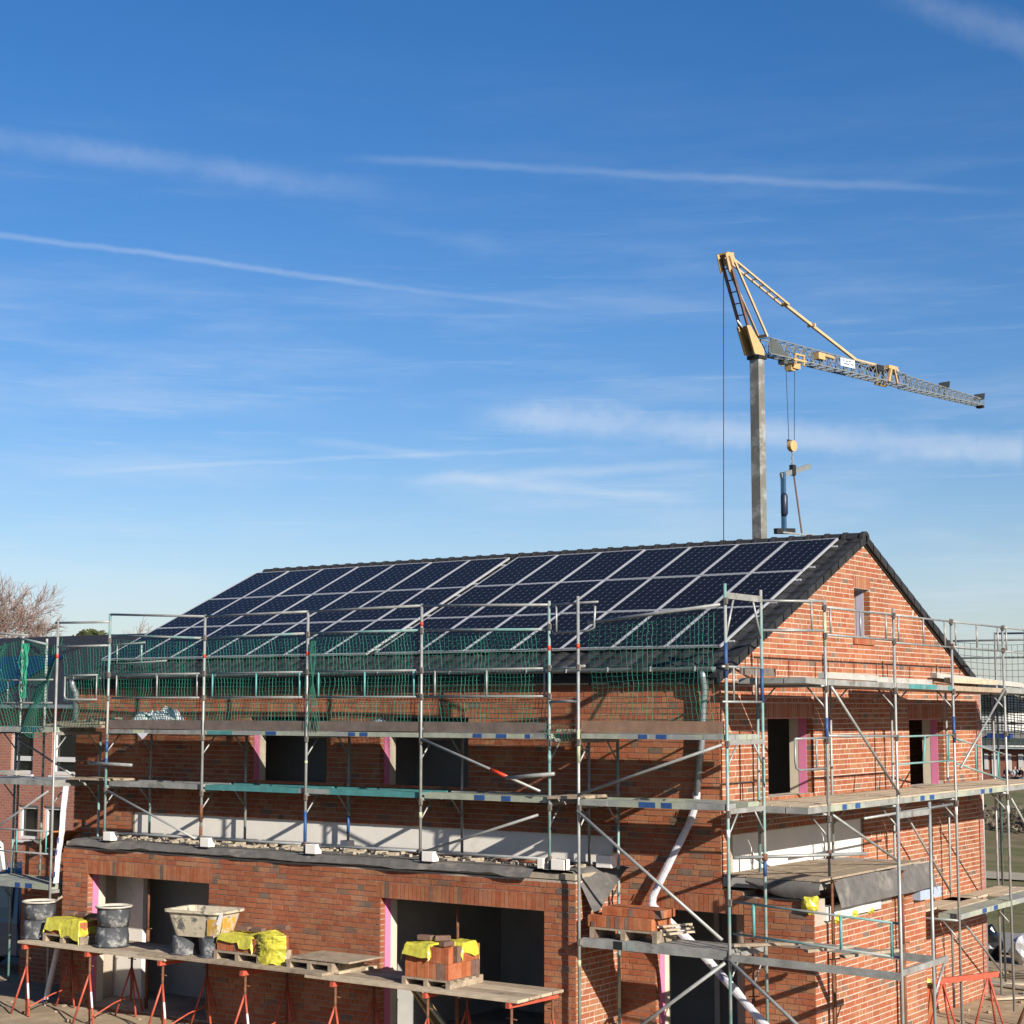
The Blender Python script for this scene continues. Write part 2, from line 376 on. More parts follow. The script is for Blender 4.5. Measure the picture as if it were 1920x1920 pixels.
house = empty('brick_house', (-7.25, 0, 0), 0, 'large red brick house shell with solar roof, wrapped in scaffolding', 'house')
F = (V((0,0,0)), EX, -EY)                                # main front plane, u = X
UP = [(-9.76,-7.88,4.43,5.61), (-6.66,-4.75,4.43,5.61)]
SD = [(a-.0, b+.0, 5.61, 5.87) for a, b, _, _ in UP]
BAND = [(-12.82,-1.91,3.30,3.79)]
brick_wall(house, F, 0.0, 6.30, lambda z: (-14.5, 0.0), UP + [(-13.0,-2.0,.30,2.75)], SD, BAND + [(-1.16,.36,.30,2.70), (-1.16,.36,2.70,2.95)])
DOOR = (-1.16,.36,.30,2.70)
for h in UP: window_lining(house, F, h)
def rng_b(z): return (.001 if z > .0 else .001, 1.51)
brick_wall(house, F, 0.0, 2.98, lambda z: (.37, 1.51), [], [], [])                     # front of the side annexe, right of the door
mb = MB(); fbox(mb, F, -1.16, .365, 2.70, 3.05, -.40, -RECESS); lint = mb.build('wall', M['mortar'], house)
mb = MB(); soldier(mb, F, -1.15, .36, 2.70, 34*CH-.009); brick_field(mb, F, 34*CH, 3.06, lambda z: (-1.15, .36), []); jamb_bricks(mb, F, DOOR); mb.build('lintel', M['brick'], lint)
window_lining(house, F, DOOR, sill=False)
mb = MB(); fbox(mb, F, -12.80, -1.93, 3.31, 3.78, -.30, -.045); mb.build('block_band', M['whiteblock'], house)
# gable
G = (V((0,0,0)), EY, EX)
G1 = (1.62,3.30,4.36,5.61); G2 = (7.51,9.25,4.30,5.56); GA = (5.11,5.80,7.03,7.90)
GB = [(.30,5.30,3.25,3.84)]
zs = [0.0, 6.18] + [6.18 + i*.18 for i in range(1, 14)] + [APEX-.02]
brick_wall(house, G, 0.0, APEX, rake, [G1, G2, GA], [(1.55,3.37,5.61,5.87), (7.44,9.32,5.56,5.82), (5.08,5.83,7.90,8.16)], GB + [(-1,1.25,-.1,2.74)], steps=zs, light=True)
for h in (G1, G2): window_lining(house, G, h)
window_lining(house, G, GA, 'lilac')
mb = MB(); fbox(mb, G, .32, 5.28, 3.26, 3.83, -.30, -.045); mb.build('block_band', M['whiteblock'], house)
mb = MB(); soldier(mb, G, 5.02, 5.95, 6.90, 7.0); 
for i in range(11): fbox(mb, G, 5.02+i*.084, 5.095+i*.084, 6.90, 7.01, -.1, .035)
mb.build('sill', M['brick'], house)
# rear and left walls of the shell
box_part('wall', (-14.5, D-.02, 0), (-.012, D+.30, 6.28), M['pinkbrick'], house)
mb = MB(); mb.add([(-14.49,.02,0),(-14.49,D,0),(-14.49,D,6.18),(-14.49,D/2,8.68),(-14.49,.02,6.18)], [(0,1,2,3,4)]); mb.build('wall', M['pinkbrick'], house)
# front annexe
AY = -1.31
A = (V((0,AY,0)), EX, -EY)
AO = [(-12.55,-9.42,.35,2.70), (-5.55,-2.34,.35,2.70)]
brick_wall(house, A, 0.0, 3.17, lambda z: (-13.24,-1.77), AO, [(-12.63,-9.34,2.70,2.95), (-5.63,-2.26,2.70,2.95)])
for h in AO: window_lining(house, A, h, sill=False)
AS = (V((-1.77,AY,0)), EY, EX)
brick_wall(house, AS, 0.0, 3.17, lambda z: (.013, 1.30), [], light=True)
AL = (V((-13.24,0,0)), -EY, -EX)
brick_wall(house, AL, 0.0, 3.17, lambda z: (.0, 1.298), [])
# left annexe mirrored on the far side
LB = (V((0,0,0)), EX, -EY)
brick_wall(house, (V((0,-.004,0)), EX, -EY), 0.0, 3.06, lambda z: (-16.0,-14.51), [])
box_part('wall', (-15.99,.05,0), (-14.52,4.3,3.0), M['mortar'], house)
# side annexe: side wall and stepped, unfinished top
SB = (V((1.51,0,0)), EY, EX)
brick_wall(house, SB, 0.0, 2.62, lambda z: (.013, 4.28), [], light=True)
mb = MB(); brick_field(mb, SB, 30*CH, 2.80, lambda z: (2.3, 4.2) if z < 2.72 else (2.9, 3.9), []); wv = MB(); wall_volume(wv, SB, [2.62,2.80], lambda z: (2.35,4.15), [], RECESS, .12)
ww = wv.build('wall', M['mortar'], house); mb.build('brick_facing', M['brick'], ww)
brick_wall(house, (V((0,4.3,0)), -EX, EY), 0.0, 2.6, lambda z: (-1.50,-.01), [])
# inside: floors, ceilings and partitions, plain plaster
def inner(lo, hi, mt='dimwall', nm='partition'): return box_part(nm, lo, hi, M[mt], house)
inner((-14.4,.42,3.02), (-.42,D-.05,3.22), 'concrete', 'floor_slab')
inner((-13.1,-.9,2.76), (-1.9,.40,3.0), 'concrete', 'floor_slab')
inner((-14.4,.42,5.98), (-.42,D-.05,6.12), 'concrete', 'floor_slab')
inner((-13.2,-.9,.20), (-.3,D-.05,.34), 'concrete', 'floor_slab')
inner((-12.84,-.34,.34), (-12.10,-.24,2.755), 'whiteblock'); inner((-12.84,.42,.34), (-11.0,.55,2.755)); inner((-11.0,.56,.34), (-10.85,4.0,2.76))
inner((-9.0,2.8,.34), (-.6,2.95,2.76)); inner((-6.2,-.88,.34), (-6.05,2.8,2.76)); inner((-3.2,.9,.34), (-3.05,2.79,2.76))
inner((-10.84,5.5,.34), (-.6,5.6,2.76))
inner((-12.0,1.7,3.24), (-.5,1.82,5.97)); inner((-7.3,.45,3.24), (-7.2,1.69,5.97))
inner((-3.9,1.83,3.24), (-3.8,D-.3,5.97)); inner((-3.8,5.4,3.24), (-.45,5.5,5.97))
for x_ in (-.95,-.55,-.18): inner((x_,1.5,.34), (x_+.09,1.6,2.75), 'plaster', 'timber_stud')
inner((-1.6,4.9,6.13), (-1.5,6.1,8.2))
# annexe roofs: felt over boards, ragged front edge
def felt(name, x0, x1, y0, y1, z, nx, drop, seed, parent, lip=.07):
    b = MB()
    def fn(s, t):
        x = x0+(x1-x0)*s; y = y0+(y1-y0)*t
        zz = z + .012*noise.noise(V((x*1.3+seed, y*2, 0)))
        if t < .12:
            w = noise.noise(V((x*.9+seed, 3.1, 0)))
            y -= .05 + .05*w*(1-t/.12); zz -= (drop + .05*max(0, w)) * (1-t/.12) - .045*max(0, noise.noise(V((x*2.3, 9, seed))))
        return V((x, y, zz))
    b.grid(fn, nx, 10); return b.build(name, M['membrane'], parent, smooth=True)
box_part('flat_roof', (-13.2, AY+.03, 3.185), (-1.80, -.005, 3.27), M['roofscreed'], house)
felt('roofing_felt', -13.05, -2.55, AY-.02, -.45, 3.325, 120, .11, 1.0, house)
b = MB()
def flap(s, t):
    x = -2.75 + 1.35*s; y = AY + .15 + 1.0*t
    z = 3.32 - max(0, s-.62)*max(0, .9-t)*1.9 + .05*noise.noise(V((s*4, t*4, 5)))
    return V((x - max(0, s-.7)*.25, y - max(0, s-.6)*.15, z))
b.grid(flap, 18, 14); fl = b.build('roofing_felt', M['membrane'], house, smooth=True); fl['label'] = 'torn grey felt flap hanging over the annexe corner'
b = MB()
for i in range(420):
    x = rnd.uniform(-12.8,-2.0); y = rnd.uniform(-.95,-.15); s = .012+.06*rnd.random()**3
    b.obox((x,y,3.33+s*.3), V((s,rnd.uniform(-.03,.03),0)), V((0,s*.6,0)), V((0,0,s*.35)))
rb = b.build('roof_debris', M['roofscreed']); tag(rb, 'pale mortar crumbs and rubble strewn on the annexe roof', 'rubble', kind='stuff')
box_part('flat_roof', (.005,.03,3.10), (1.46,4.20,3.245), M['concrete'], house)
b = MB()
for i, (x0, x1) in enumerate(((.03,.38),(.40,.78),(.80,1.18),(1.20,1.60))): b.box((x0, .02, 3.255), (x1, 3.0+.3*i, 3.285))
b.build('roof_boards', M['wood'], house)
b = MB()
def flapb(s, t):
    y = .45 + 3.85*s; x = 1.62 + .12*t; z = 3.25 - .40*t + .03*noise.noise(V((s*5, t*2, 2)))
    if s > .97: z -= .1
    return V((x, y, z))
b.grid(flapb, 30, 6); fl = b.build('roofing_felt', M['membrane'], house, smooth=True)
b = MB()
b.grid(lambda s, t: V((.45 + 1.2*s, -.06 - .05*math.sin(t*3), 3.26 - .24*t*(.3+.7*math.sin(s*2.6)) - .02*s)), 14, 6); b.build('roofing_felt', M['membrane'], house, smooth=True)
box_part('insulation_board', (1.40,.35,2.66), (1.55,2.35,2.86), M['styrowhite'], house); box_part('insulation_board', (1.41,2.62,2.80), (1.54,3.2,2.93), M['styrowhite'], house)
fo = box_part('insulation_board', (1.38,3.75,2.66), (1.64,4.65,2.82), M['styro'], house); fo['label'] = 'pale blue foam board'

# ------------------------------------------------------------------ main roof
PT = .4272                                                # pitch
ZT = lambda y: 6.755 + (y-.7285)*SL - .12                # tile plane, front slope
def tile_slope(front):
    b = MB(); x0, x1 = -14.60, .06; nt = 49; tw = (x1-x0)/nt; y0, y1 = -.13, D/2; nc = 18
    prof = [(0,.0),(.18,.004),(.42,.028),(.62,.036),(.82,.026),(1.0,.0)]
    for c in range(nc):
        ya = y0+(y1-y0)*c/nc; yb = y0+(y1-y0)*(c+1)/nc+.02
        for k in range(nt):
            xa = x0+k*tw; vs = []
            for yy, up in ((ya, .028), (yb, .004)):
                for f, h in prof:
                    zz = ZT(yy) + up + h; y = yy - (.02*math.sin(f*math.pi) if up > .02 else 0)
                    vs.append((xa+f*tw*1.0, y if front else D-y, zz))
            for f, h in prof: vs.append((xa+f*tw, (ya - .02*math.sin(f*math.pi)) if front else D-(ya-.02*math.sin(f*math.pi)), ZT(ya)-.012))
            n = len(prof); fs = []
            for i in range(n-1):
                fs += [(i,i+1,n+i+1,n+i), (2*n+i,2*n+i+1,i+1,i)]
            b.add(vs, fs)
    return b.build('roof', M['tile'], house)
roof = tile_slope(True); tile_slope(False)
b = MB()
for sgn in (0, 1):
    ya, yb = (-.10, D/2) if not sgn else (D+.10, D/2)
    za, zb = ZT(-.10)-.02, ZT(D/2)-.02
    vs = [(x, y, z+dz) for x in (-14.55, .03) for (y, z) in ((ya, za), (yb, zb)) for dz in (-.10, 0)]
    b.add(vs, [(0,1,3,2),(4,6,7,5),(0,4,5,1),(2,3,7,6),(0,2,6,4),(1,5,7,3)])
b.build('roof_deck', M['roofwood'], house)
b = MB()
for i in range(18):                                       # verge tiles on both rakes
    for sgn in (0, 1):
        ya = -.13 + (D/2+.13)*i/18; yb = -.13 + (D/2+.13)*(i+1)/18+.03
        za, zb = ZT(ya)+.06, ZT(yb)+.045
        f = (lambda y: y) if not sgn else (lambda y: D-y)
        vs = [(x, f(y), z) for x in (.035, .085) for (y, z) in ((ya, za), (yb, zb), (yb, zb-.135), (ya, za-.155))]
        b.add(vs, [(0,1,2,3),(7,6,5,4),(0,4,5,1),(1,5,6,2),(2,6,7,3),(3,7,4,0)])
b.build('verge_tiles', M['tile'], roof)
b = MB()
pr = [(math.cos(R(a))*.135, math.sin(R(a))*.105) for a in range(-10, 191, 20)]
def ridge_mesh(b, x0, ln):
    n = len(pr); vs = []
    for x, s in ((x0, 1.0), (x0+ln-.07, .96), (x0+ln-.065, 1.16), (x0+ln, 1.16), (x0+ln+.005, .9)):
        vs += [(x, D/2+c*s, ZT(D/2)+.0+h*s) for c, h in pr]
    fs = [(j*n+i, j*n+i+1, (j+1)*n+i+1, (j+1)*n+i) for j in range(4) for i in range(n-1)]
    fs += [tuple(range(n)), tuple(reversed([3*n+i for i in range(n)]))]
    b.add(vs, fs)
ridge_mesh(b, -14.60, .355); rt = b.build('ridge_tile', M['tile'], roof)
for i in range(1, 41):
    c = rt.copy(); col.objects.link(c); c.parent = roof; c.location = rt.location + V((i*.358, 0, 0))
# gutter and downpipes
b = MB(); gp = [(math.cos(R(a))*.075, math.sin(R(a))*.075) for a in range(180, 361, 20)]
gp2 = gp + [(c*.93, h*.93) for c, h in reversed(gp)]
n = len(gp2); vs = [(x, -.205+c, 6.395+h) for x in (-14.62, .02) for c, h in gp2]
b.add(vs, [(i, (i+1)%n, n+(i+1)%n, n+i) for i in range(n)] + [tuple(range(len(gp))), tuple(n+i for i in range(len(gp)))])
gut = b.build('gutter', M['zinc'], house)
b = MB()
for i in range(19): b.bar((-14.3+i*.78,-.285,6.33),(-14.3+i*.78,-.285,6.41),.02,.012)
b.build('gutter_bracket', M['alu'], gut)
tube_part('downpipe', [(-.17,-.205,6.34),(-.17,-.20,6.22),(-.19,-.12,6.08),(-.25,-.10,5.3),(-.355,-.10,4.45)], .052, M['zinc'], house, 12)
tube_part('downpipe', [(-14.42,-.205,6.34),(-14.42,-.20,6.2),(-14.40,-.12,6.06),(-14.40,-.10,5.2)], .06, M['zinc'], house, 12)
bar_part('fascia_board', (-14.55,-.10,6.30), (0.0,-.10,6.30), .02, .15, M['roofwood'], house)

# ------------------------------------------------------------------ solar panels and rails
PW, PH = 1.01, 1.67
def pv(x, s, up=0):                                       # point on the array plane, s along the slope
    return V((x, .7285 + s*math.cos(PT) - up*math.sin(PT), 6.755 + s*math.sin(PT) + up*math.cos(PT)))
pan = empty('solar_panel'); pan.rotation_euler = (PT, 0, 0)
w, h = .497, .827
b = MB()
for lo, hi in (((-w,-h,-.035),(w,-h+.026,.004)), ((-w,h-.026,-.035),(w,h,.004)), ((-w,-h+.0262,-.035),(-w+.026,h-.0262,.004)), ((w-.026,-h+.0262,-.035),(w,h-.0262,.004))): b.box(lo, hi)
b.build('frame', M['alu'], pan)
b = MB(); b.box((-w+.024,-h+.024,-.02), (w-.024,h-.024,-.001)); b.build('cell_sheet', M['solar'], pan)
ordn = ['first','second','third','fourth','fifth','sixth','seventh']; rown = ['bottom','middle','top']
first = True
for blk in (0, 1):
    for i in range(7):
        for r in range(3):
            o = pan if first else copy_tree(pan); first = False
            x = -.35 - blk*(7*PW+.177) - (i+.5)*PW
            o.location = pv(x, (r+.5)*PH, -.004); o.rotation_euler = (PT+rnd.uniform(-.004,.004), rnd.uniform(-.004,.004), 0)
            tag(o, '%s row solar panel of the %s block, %s from the %s' % (rown[r], ('right','left')[blk], ordn[i], 'gable end' if blk == 0 else 'gap'),
                'solar panel', 'solar panels on the roof')
rail = None
for blk in (0, 1):
    xa = -.35 - blk*(7*PW+.177); xb = xa - 7*PW
    for r in range(3):
        for q, s in enumerate((.30, 1.35)):
            p0 = pv(xb-.05, r*PH+s, -.055); p1 = pv(xa+(.09 if blk == 0 else .06), r*PH+s, -.055)
            o = bar_part('mounting_rail', p0, p1, .04, .03, M['alu'])
            tag(o, 'silver rail under the %s part of the %s row of panels in the %s block' % (('lower','upper')[q], rown[r], ('right','left')[blk]), 'mounting rail', 'rails under the solar panels')

# ------------------------------------------------------------------ scaffolds
TR = .0245
def post(parent, x, y, z0, z1, mt='galv', bands=(), cups=()):
    o = tube_part('post', [(x,y,z0),(x,y,z1)], TR, M[mt], parent)
    for zc, ln, m in bands: tube_part('paint_band', [(x,y,zc-ln/2),(x,y,zc+ln/2)], TR+.004, M[m], o)
    for zc in cups:
        b = MB(); b.tube([(x,y,zc-.035),(x,y,zc+.035)], .036, 8); b.obox((x+.03,y-.03,zc), V((.022,0,0)), V((0,.022,0)), V((0,0,.045))); b.build('coupler', M['couplermetal'], o)
    return o
def tube(parent, name, p, q, mt='galv', r=TR-.003, joint=False): return tube_part(name, [p, q], r, M[mt], parent)
def deck(parent, p, q, w_dir, width, ztop, mt='deck', marks=(), h=.075, boards=3, name='deck', zq=None, skip=()):
    p, q, wd = V(p), V(q), V(w_dir); d = (q-p); ln = d.length; d.normalize()
    zq = ztop if zq is None else zq
    b = MB(); bw = (width-.02*(boards-1))/boards; rise = V((0,0,(zq-ztop)/2))
    for i in range(boards):
        if i in skip: continue
        c = (p+q)/2 + wd*(bw/2+i*(bw+.02)); c.z = (ztop+zq)/2-h/2
        b.obox(c, d*(ln/2-.05)+rise, wd*bw/2, V((0,0,h/2)))
    o = b.build(name, M[mt], parent)
    for a, e, m in marks:
        pa, pe = p+d*(ln*a), p+d*(ln*e); z = ztop+(zq-ztop)*(a+e)/2
        bb = MB(); c = (pa+pe)/2 - wd*.0015; c.z = z-h/2; bb.obox(c, d*(pe-pa).length/2, wd*.002, V((0,0,h/2-.006))); bb.build('paint_mark', M[m], o)
    return o
def knee(parent, x, y, z, dx, dy, mt='galv'): tube(parent, 'knee_brace', (x+dx*.30,y+dy*.30,z), (x,y,z-.32), mt, .014)
def guard(parent, p, q, z0, z1, stubs=(.08,.5,.92), mt='galv', stub_mt=None, dz=0.0):
    p, q = V(p), V(q); b = MB()
    A0, A1 = V((p.x,p.y,z0)), V((q.x,q.y,z0+dz)); B0, B1 = V((p.x,p.y,z1)), V((q.x,q.y,z1+dz))
    b.tube([A0,A1], .017, 7); b.tube([B0,B1], .017, 7)
    o = b.build('guard_rail', M[mt], parent, smooth=True)
    for s in stubs: tube_part('baluster', [A0.lerp(A1, s), B0.lerp(B1, s)], .016, M[stub_mt or mt], o, 7)
    return o

fs = empty('scaffold', (-7.2,-.7,3.33), 0, 'long grey tube scaffold with two decks standing on the flat roof along the house front', 'scaffold')
XS = [-12.2,-9.71,-7.25,-4.78,-2.28]; YO, YI = -1.25, -.15
tops = [7.53,7.43,7.43,7.46,7.42]
bandset = [[(5.05,.2,'bluepaint'),(4.75,.16,'bluepaint')], [(6.69,.07,'red'),(3.9,.3,'rust'),(3.55,.25,'rust')], [(6.69,.07,'red'),(3.75,.55,'bluepaint'),(4.85,.05,'limepaint')], [(7.13,.07,'red'),(4.05,.1,'limepaint')], [(6.69,.07,'red'),(5.0,.12,'galv_teal')]]
for i, x in enumerate(XS):
    post(fs, x, YO, 3.33, tops[i], ('galv_teal','galv','galv','galv','galv_teal')[i] if i in (0,4) else 'galv', bandset[i], (3.48,4.26,5.24,5.95,6.38,7.02))
    post(fs, x+.02, YI, 3.30, 5.30, 'galv_teal' if i in (0,2) else 'galv', [(3.75,.3,'bluepaint')] if i == 2 else [])
    for z in (5.28, 4.31):
        bar_part('transom', (x, YO, z), (x+.02, YI, z), .06, .05, M['galv'], fs); knee(fs, x, YO, z-.02, 0, 1); knee(fs, x+.02, YI, z-.02, 0, -1)
    b = MB(); b.box((x-.07,YO-.07,3.325),(x+.07,YO+.07,3.335)); b.box((x-.05,YI-.07,3.29),(x+.09,YI+.07,3.30)); b.build('base_plate', M['galv'], fs)
BB = lambda *a: [(s, s+.045, m) for s, m in a]
dm1 = ['deck','decklime','decklime','decklime']; dm2 = ['deck','deckteal','deckteal','decklime']
mk1 = [[(.28,.40,'limepaint')], [(.62,.72,'bluepaint'),(.05,.3,'deckteal')], [(.38,.44,'bluepaint'),(.48,.55,'bluepaint')], [(.42,.49,'bluepaint'),(.6,.68,'bluepaint'),(.82,.86,'bluepaint')]]
mk2 = [[], [(.92,.99,'deck')], [(.0,.2,'deck')], [(.42,.5,'bluepaint'),(.63,.7,'bluepaint')]]
for i in range(4):
    xa, xb = XS[i], XS[i+1]
    deck(fs, (xa,YO-.01,0), (xb,YO-.01,0), (0,1,0), 1.06, 5.37, dm1[i], mk1[i])
    deck(fs, (xa,YO+.035,0), (xb,YO+.035,0), (0,1,0), 1.06, 4.41, dm2[i], mk2[i], h=.09, skip=(1,))
    box_part('toe_board', (xa+.05,YO-.005,5.385), (xb-.04,YO+.025,5.545), M['woodgrey'], fs)
    guard(fs, (xa+.05,YO+.045,0), (xb-.05,YO+.045,0), 5.95, 6.38, (.05,.5,.93) if i < 2 else ((.07,.5,.94) if i == 2 else (.08,.51,.97)), 'galv', 'galv' if i in (0,3) else 'teal')
    tube(fs, 'top_rail', (xa,YO,(7.51,7.40,7.41,7.43)[i]), (xb,YO,(7.40,7.41,7.43,7.36)[i]))
    tube(fs, 'net_rail', (xa,YO+.03,(7.12,7.01,7.04,7.03)[i]), (xb,YO+.03,(7.01,7.04,7.03,6.98)[i]), 'galv_teal')
    tube(fs, 'base_rail', (xa,YO,3.47), (xb,YO,3.48))
tube(fs, 'diagonal_brace', (-12.1,YO-.05,4.24), (-9.79,YO-.05,3.46)); d1 = tube(fs, 'diagonal_brace', (-4.72,YO-.05,5.27), (-2.42,YO-.05,4.50))
tube_part('paint_band', [(-3.35,YO-.05,4.811),(-3.05,YO-.05,4.711)], TR+.003, M['red'], d1)
tube(fs, 'diagonal_brace', (-4.70,YO-.05,3.47), (-2.46,YO-.05,4.14))
tube(fs, 'loose_tube', (-12.62,YO-.06,4.74), (-11.45,YO-.06,4.72), 'galv', .03)
tube(fs, 'loose_tube', (-3.05,YO-.06,4.69), (-2.15,YO-.06,4.77), 'galv', .03)
for y0 in (-1.15,-.78,-.42):
    b = MB(); b.obox((-1.95,y0,4.42), V((.34,0,.01)), V((0,.15,0)), V((0,0,.022))); b.build('bridge_board', M['wood'], fs)
box_part('bridge_board', (-2.25,-1.1,5.40), (-1.62,-.3,5.44), M['woodlight'], fs)
tube(fs, 'link_tube', (-2.28,YO,6.36), (-1.5,-1.45,6.40)); tube(fs, 'link_tube', (-2.28,YO,5.86), (-1.6,-1.45,5.88))
b = MB(); b.tube([(-2.2,-1.28,7.36),(-1.25,-1.47,7.36)], .018, 7); b.tube([(-2.2,-1.28,6.92),(-1.42,-1.46,6.93),(-1.32,-1.465,6.98),(-1.30,-1.47,7.30)], .018, 7); b.tube([(-2.12,-1.29,6.93),(-2.12,-1.29,7.34)], .016, 7)
b.build('guard_rail', M['galv'], fs, smooth=True)

# corner scaffold in front of the door: from the annexe corner round to the gable
cs = empty('scaffold', (.9,-.9,.3), 0, 'tall corner scaffold standing on the ground before the doorway beside the white drain hose', 'scaffold')
X1, X2, X3, Y2, YI2 = -1.62, .89, 3.43, -1.45, -.32
post(cs, X1, Y2, .25, 7.46, 'galv', [(6.70,.07,'red'),(5.2,.5,'limepaint'),(2.0,.1,'limepaint')], (2.32,4.28,5.26,6.38)); post(cs, X1, YI2, .25, 5.3, 'galv_teal', [(1.5,.6,'limepaint')])
post(cs, X2, Y2, .25, 7.55, 'galv_teal', [(6.45,.5,'bluepaint'),(4.0,.12,'white')], (2.28,3.05,4.28,5.26,6.36,7.3)); post(cs, X2, YI2, .25, 7.52, 'galv_teal', [(6.1,.5,'bluepaint'),(3.45,.25,'bluepaint')])
post(cs, X3, Y2, .2, 4.5); post(cs, X3, YI2, .2, 4.48)
for x in (X1, X2):
    for z in (5.28, 4.31, 2.30):
        if x == X1 and z == 2.30: continue
        bar_part('transom', (x,Y2,z), (x,YI2,z), .04, .07, M['deck'], cs)
        knee(cs, x, Y2, z-.03, 0, 1); knee(cs, x, YI2, z-.03, 0, -1)
bar_part('transom', (X2,Y2,7.38), (X2,YI2,7.38), .045, .09, M['deck'], cs)
for yy, s in ((Y2,1),(YI2,-1)): tube(cs, 'knee_brace', (X2,yy+s*.26,7.35), (X2,yy+s*.02,6.8), 'galv', .017)
for z in (4.35, 2.30): bar_part('transom', (X3,Y2,z), (X3,YI2+.5*(z<3),z), .045, .08, M['deck'], cs)
tube(cs, 'knee_brace', (X3,.1,2.27), (X3,YI2,1.85), 'galv', .02); tube(cs, 'knee_brace', (X2+.0,YI2,2.27), (X2,YI2-.4,1.85), 'galv', .014)
deck(cs, (X1,Y2-.01,0), (X2,Y2-.01,0), (0,1,0), 1.08, 5.39, 'decklime', [(.42,.48,'bluepaint'),(.54,.61,'bluepaint'),(.85,.97,'deck')], zq=5.39)
deck(cs, (X1,Y2-.01,0), (X2,Y2-.01,0), (0,1,0), 1.08, 4.41, 'decklime', [(.42,.53,'bluepaint'),(.57,.64,'bluepaint'),(.0,.2,'deck'),(.8,.98,'deck')], h=.09, skip=(1,))
deck(cs, (X1,Y2-.01,0), (X2,Y2-.01,0), (0,1,0), .72, 2.38, 'deck', [(.24,.30,'dark'),(.33,.38,'galv_teal')], h=.13, boards=2)
box_part('toe_board', (X1+.05,Y2-.005,5.405), (X2-.06,Y2+.025,5.58), M['woodbrown'], cs)
b = MB(); b.bar((X2+.04,Y2,2.29),(X3,Y2,2.25),.05,.10); b.build('ledger', M['deck'], cs)
b = MB(); b.bar((X2+.04,YI2,2.40),(X3,YI2,2.34),.05,.10); b.build('ledger', M['deck'], cs)
for x, y, l, a in ((1.15,-.95,.40,.5),(1.35,-.75,.45,.6),(2.1,-.8,.35,.9),(2.75,-.9,.45,1.0)):
    b = MB(); b.obox((x,y,2.44), V((math.cos(a)*l, math.sin(a)*l, .02)), V((-math.sin(a)*.06, math.cos(a)*.06, 0)), V((0,0,.02))); b.build('loose_board', M['wood'], cs)
o = guard(cs, (X2+.04,Y2+.04,0), (X3-.03,Y2+.04,0), 2.62, 3.06, (), 'galv_teal', dz=-.13)
for s in (.13, .66, .955): tube_part('baluster', [(X2+.04+(X3-X2-.07)*s,Y2+.04,2.62-.13*s),(X2+.04+(X3-X2-.07)*s,Y2+.04,3.06-.13*s)], .022, M['teal'], o)
tube(cs, 'diagonal_brace', (-1.59,Y2-.05,4.48), (.83,Y2-.05,5.25)); tube(cs, 'diagonal_brace', (-1.62,Y2-.05,4.24), (.80,Y2-.05,2.53), 'galv', .026)
tube(cs, 'diagonal_brace', (.84,Y2-.05,2.22), (-1.2,Y2-.05,.75), 'galv', .026); tube(cs, 'diagonal_brace', (.90,Y2-.05,2.27), (3.3,Y2-.05,.45), 'galv', .026)
tube(cs, 'net_rail', (-1.44,Y2,7.05), (.82,Y2,7.25), 'galv', .026)
for z in (5.86, 6.36): tube(cs, 'end_rail', (X2,Y2-.12,z), (X2,YI2+.02,z), 'galv', .018)
for yy in (-1.22, -.52): tube(cs, 'baluster', (X2,yy,5.86), (X2,yy,6.36), 'galv', .016)
tube(cs, 'loose_tube', (X2-.32,YI2-.37,3.60), (1.95,.9,3.62), 'galv', .027)
b = MB(); b.lathe((X2,YI2,3.60), [(.0,-.05),(.045,-.05),(.045,.05),(.0,.05)], 10); b.lathe((1.55,.47,3.61), [(.0,-.05),(.045,-.05),(.045,.05),(.0,.05)], 10); b.build('coupler', M['rust'], cs, smooth=True)
tube(cs, 'top_rail', (X2,YI2,7.36), (1.55,.47,7.37), 'galv'); tube(cs, 'top_rail', (X2,YI2,6.92), (1.55,.47,6.93), 'galv'); tube(cs, 'baluster', (1.42,.3,6.93), (1.42,.3,7.37), 'galv', .016)

# gable scaffold
gs = empty('scaffold', (1.0,5.5,.2), 0, 'tube scaffold with three decks standing along the sunlit gable wall', 'scaffold')
YG = [.47,3.12,5.70,8.35,10.95]; GO, GI = 1.55, .40
zb = [3.30,.45,.40,.25,.1]
for i, y in enumerate(YG):
    post(gs, GO, y, zb[i], (7.40,7.39,7.33,7.31,7.3)[i], 'galv', [[(5.45,.35,'bluepaint'),(6.95,.5,'limepaint')],[],[(5.4,.45,'bluepaint'),(4.0,.15,'white')],[(3.9,.15,'white')],[]][i], (4.14,5.3,6.06,6.85,7.27))
    post(gs, GI, y+.02, (3.30,3.30,.3,.2,.1)[i], 6.10, 'galv_teal' if i == 0 else 'galv')
    for z in (6.10, 4.20) + ((2.14,) if i > 1 else ()):
        tube(gs, 'transom', (GO,y,z), (GI,y+.02,z)); knee(gs, GO, y, z-.02, -1, 0); knee(gs, GI, y+.02, z-.02, 1, 0)
gm1 = [['deck',[]],['deck',[]],['deck',[(.22,.7,'deckteal'),(.9,.98,'deckteal')]],['wood',[]],['deck',[]]]
gm2 = ['deck','decklime','decklime','decklime','deck']
segs = [(-.30,.47)] + list(zip(YG[:-1], YG[1:]))
z1 = [6.30,6.27,6.24,6.20,6.16]; 
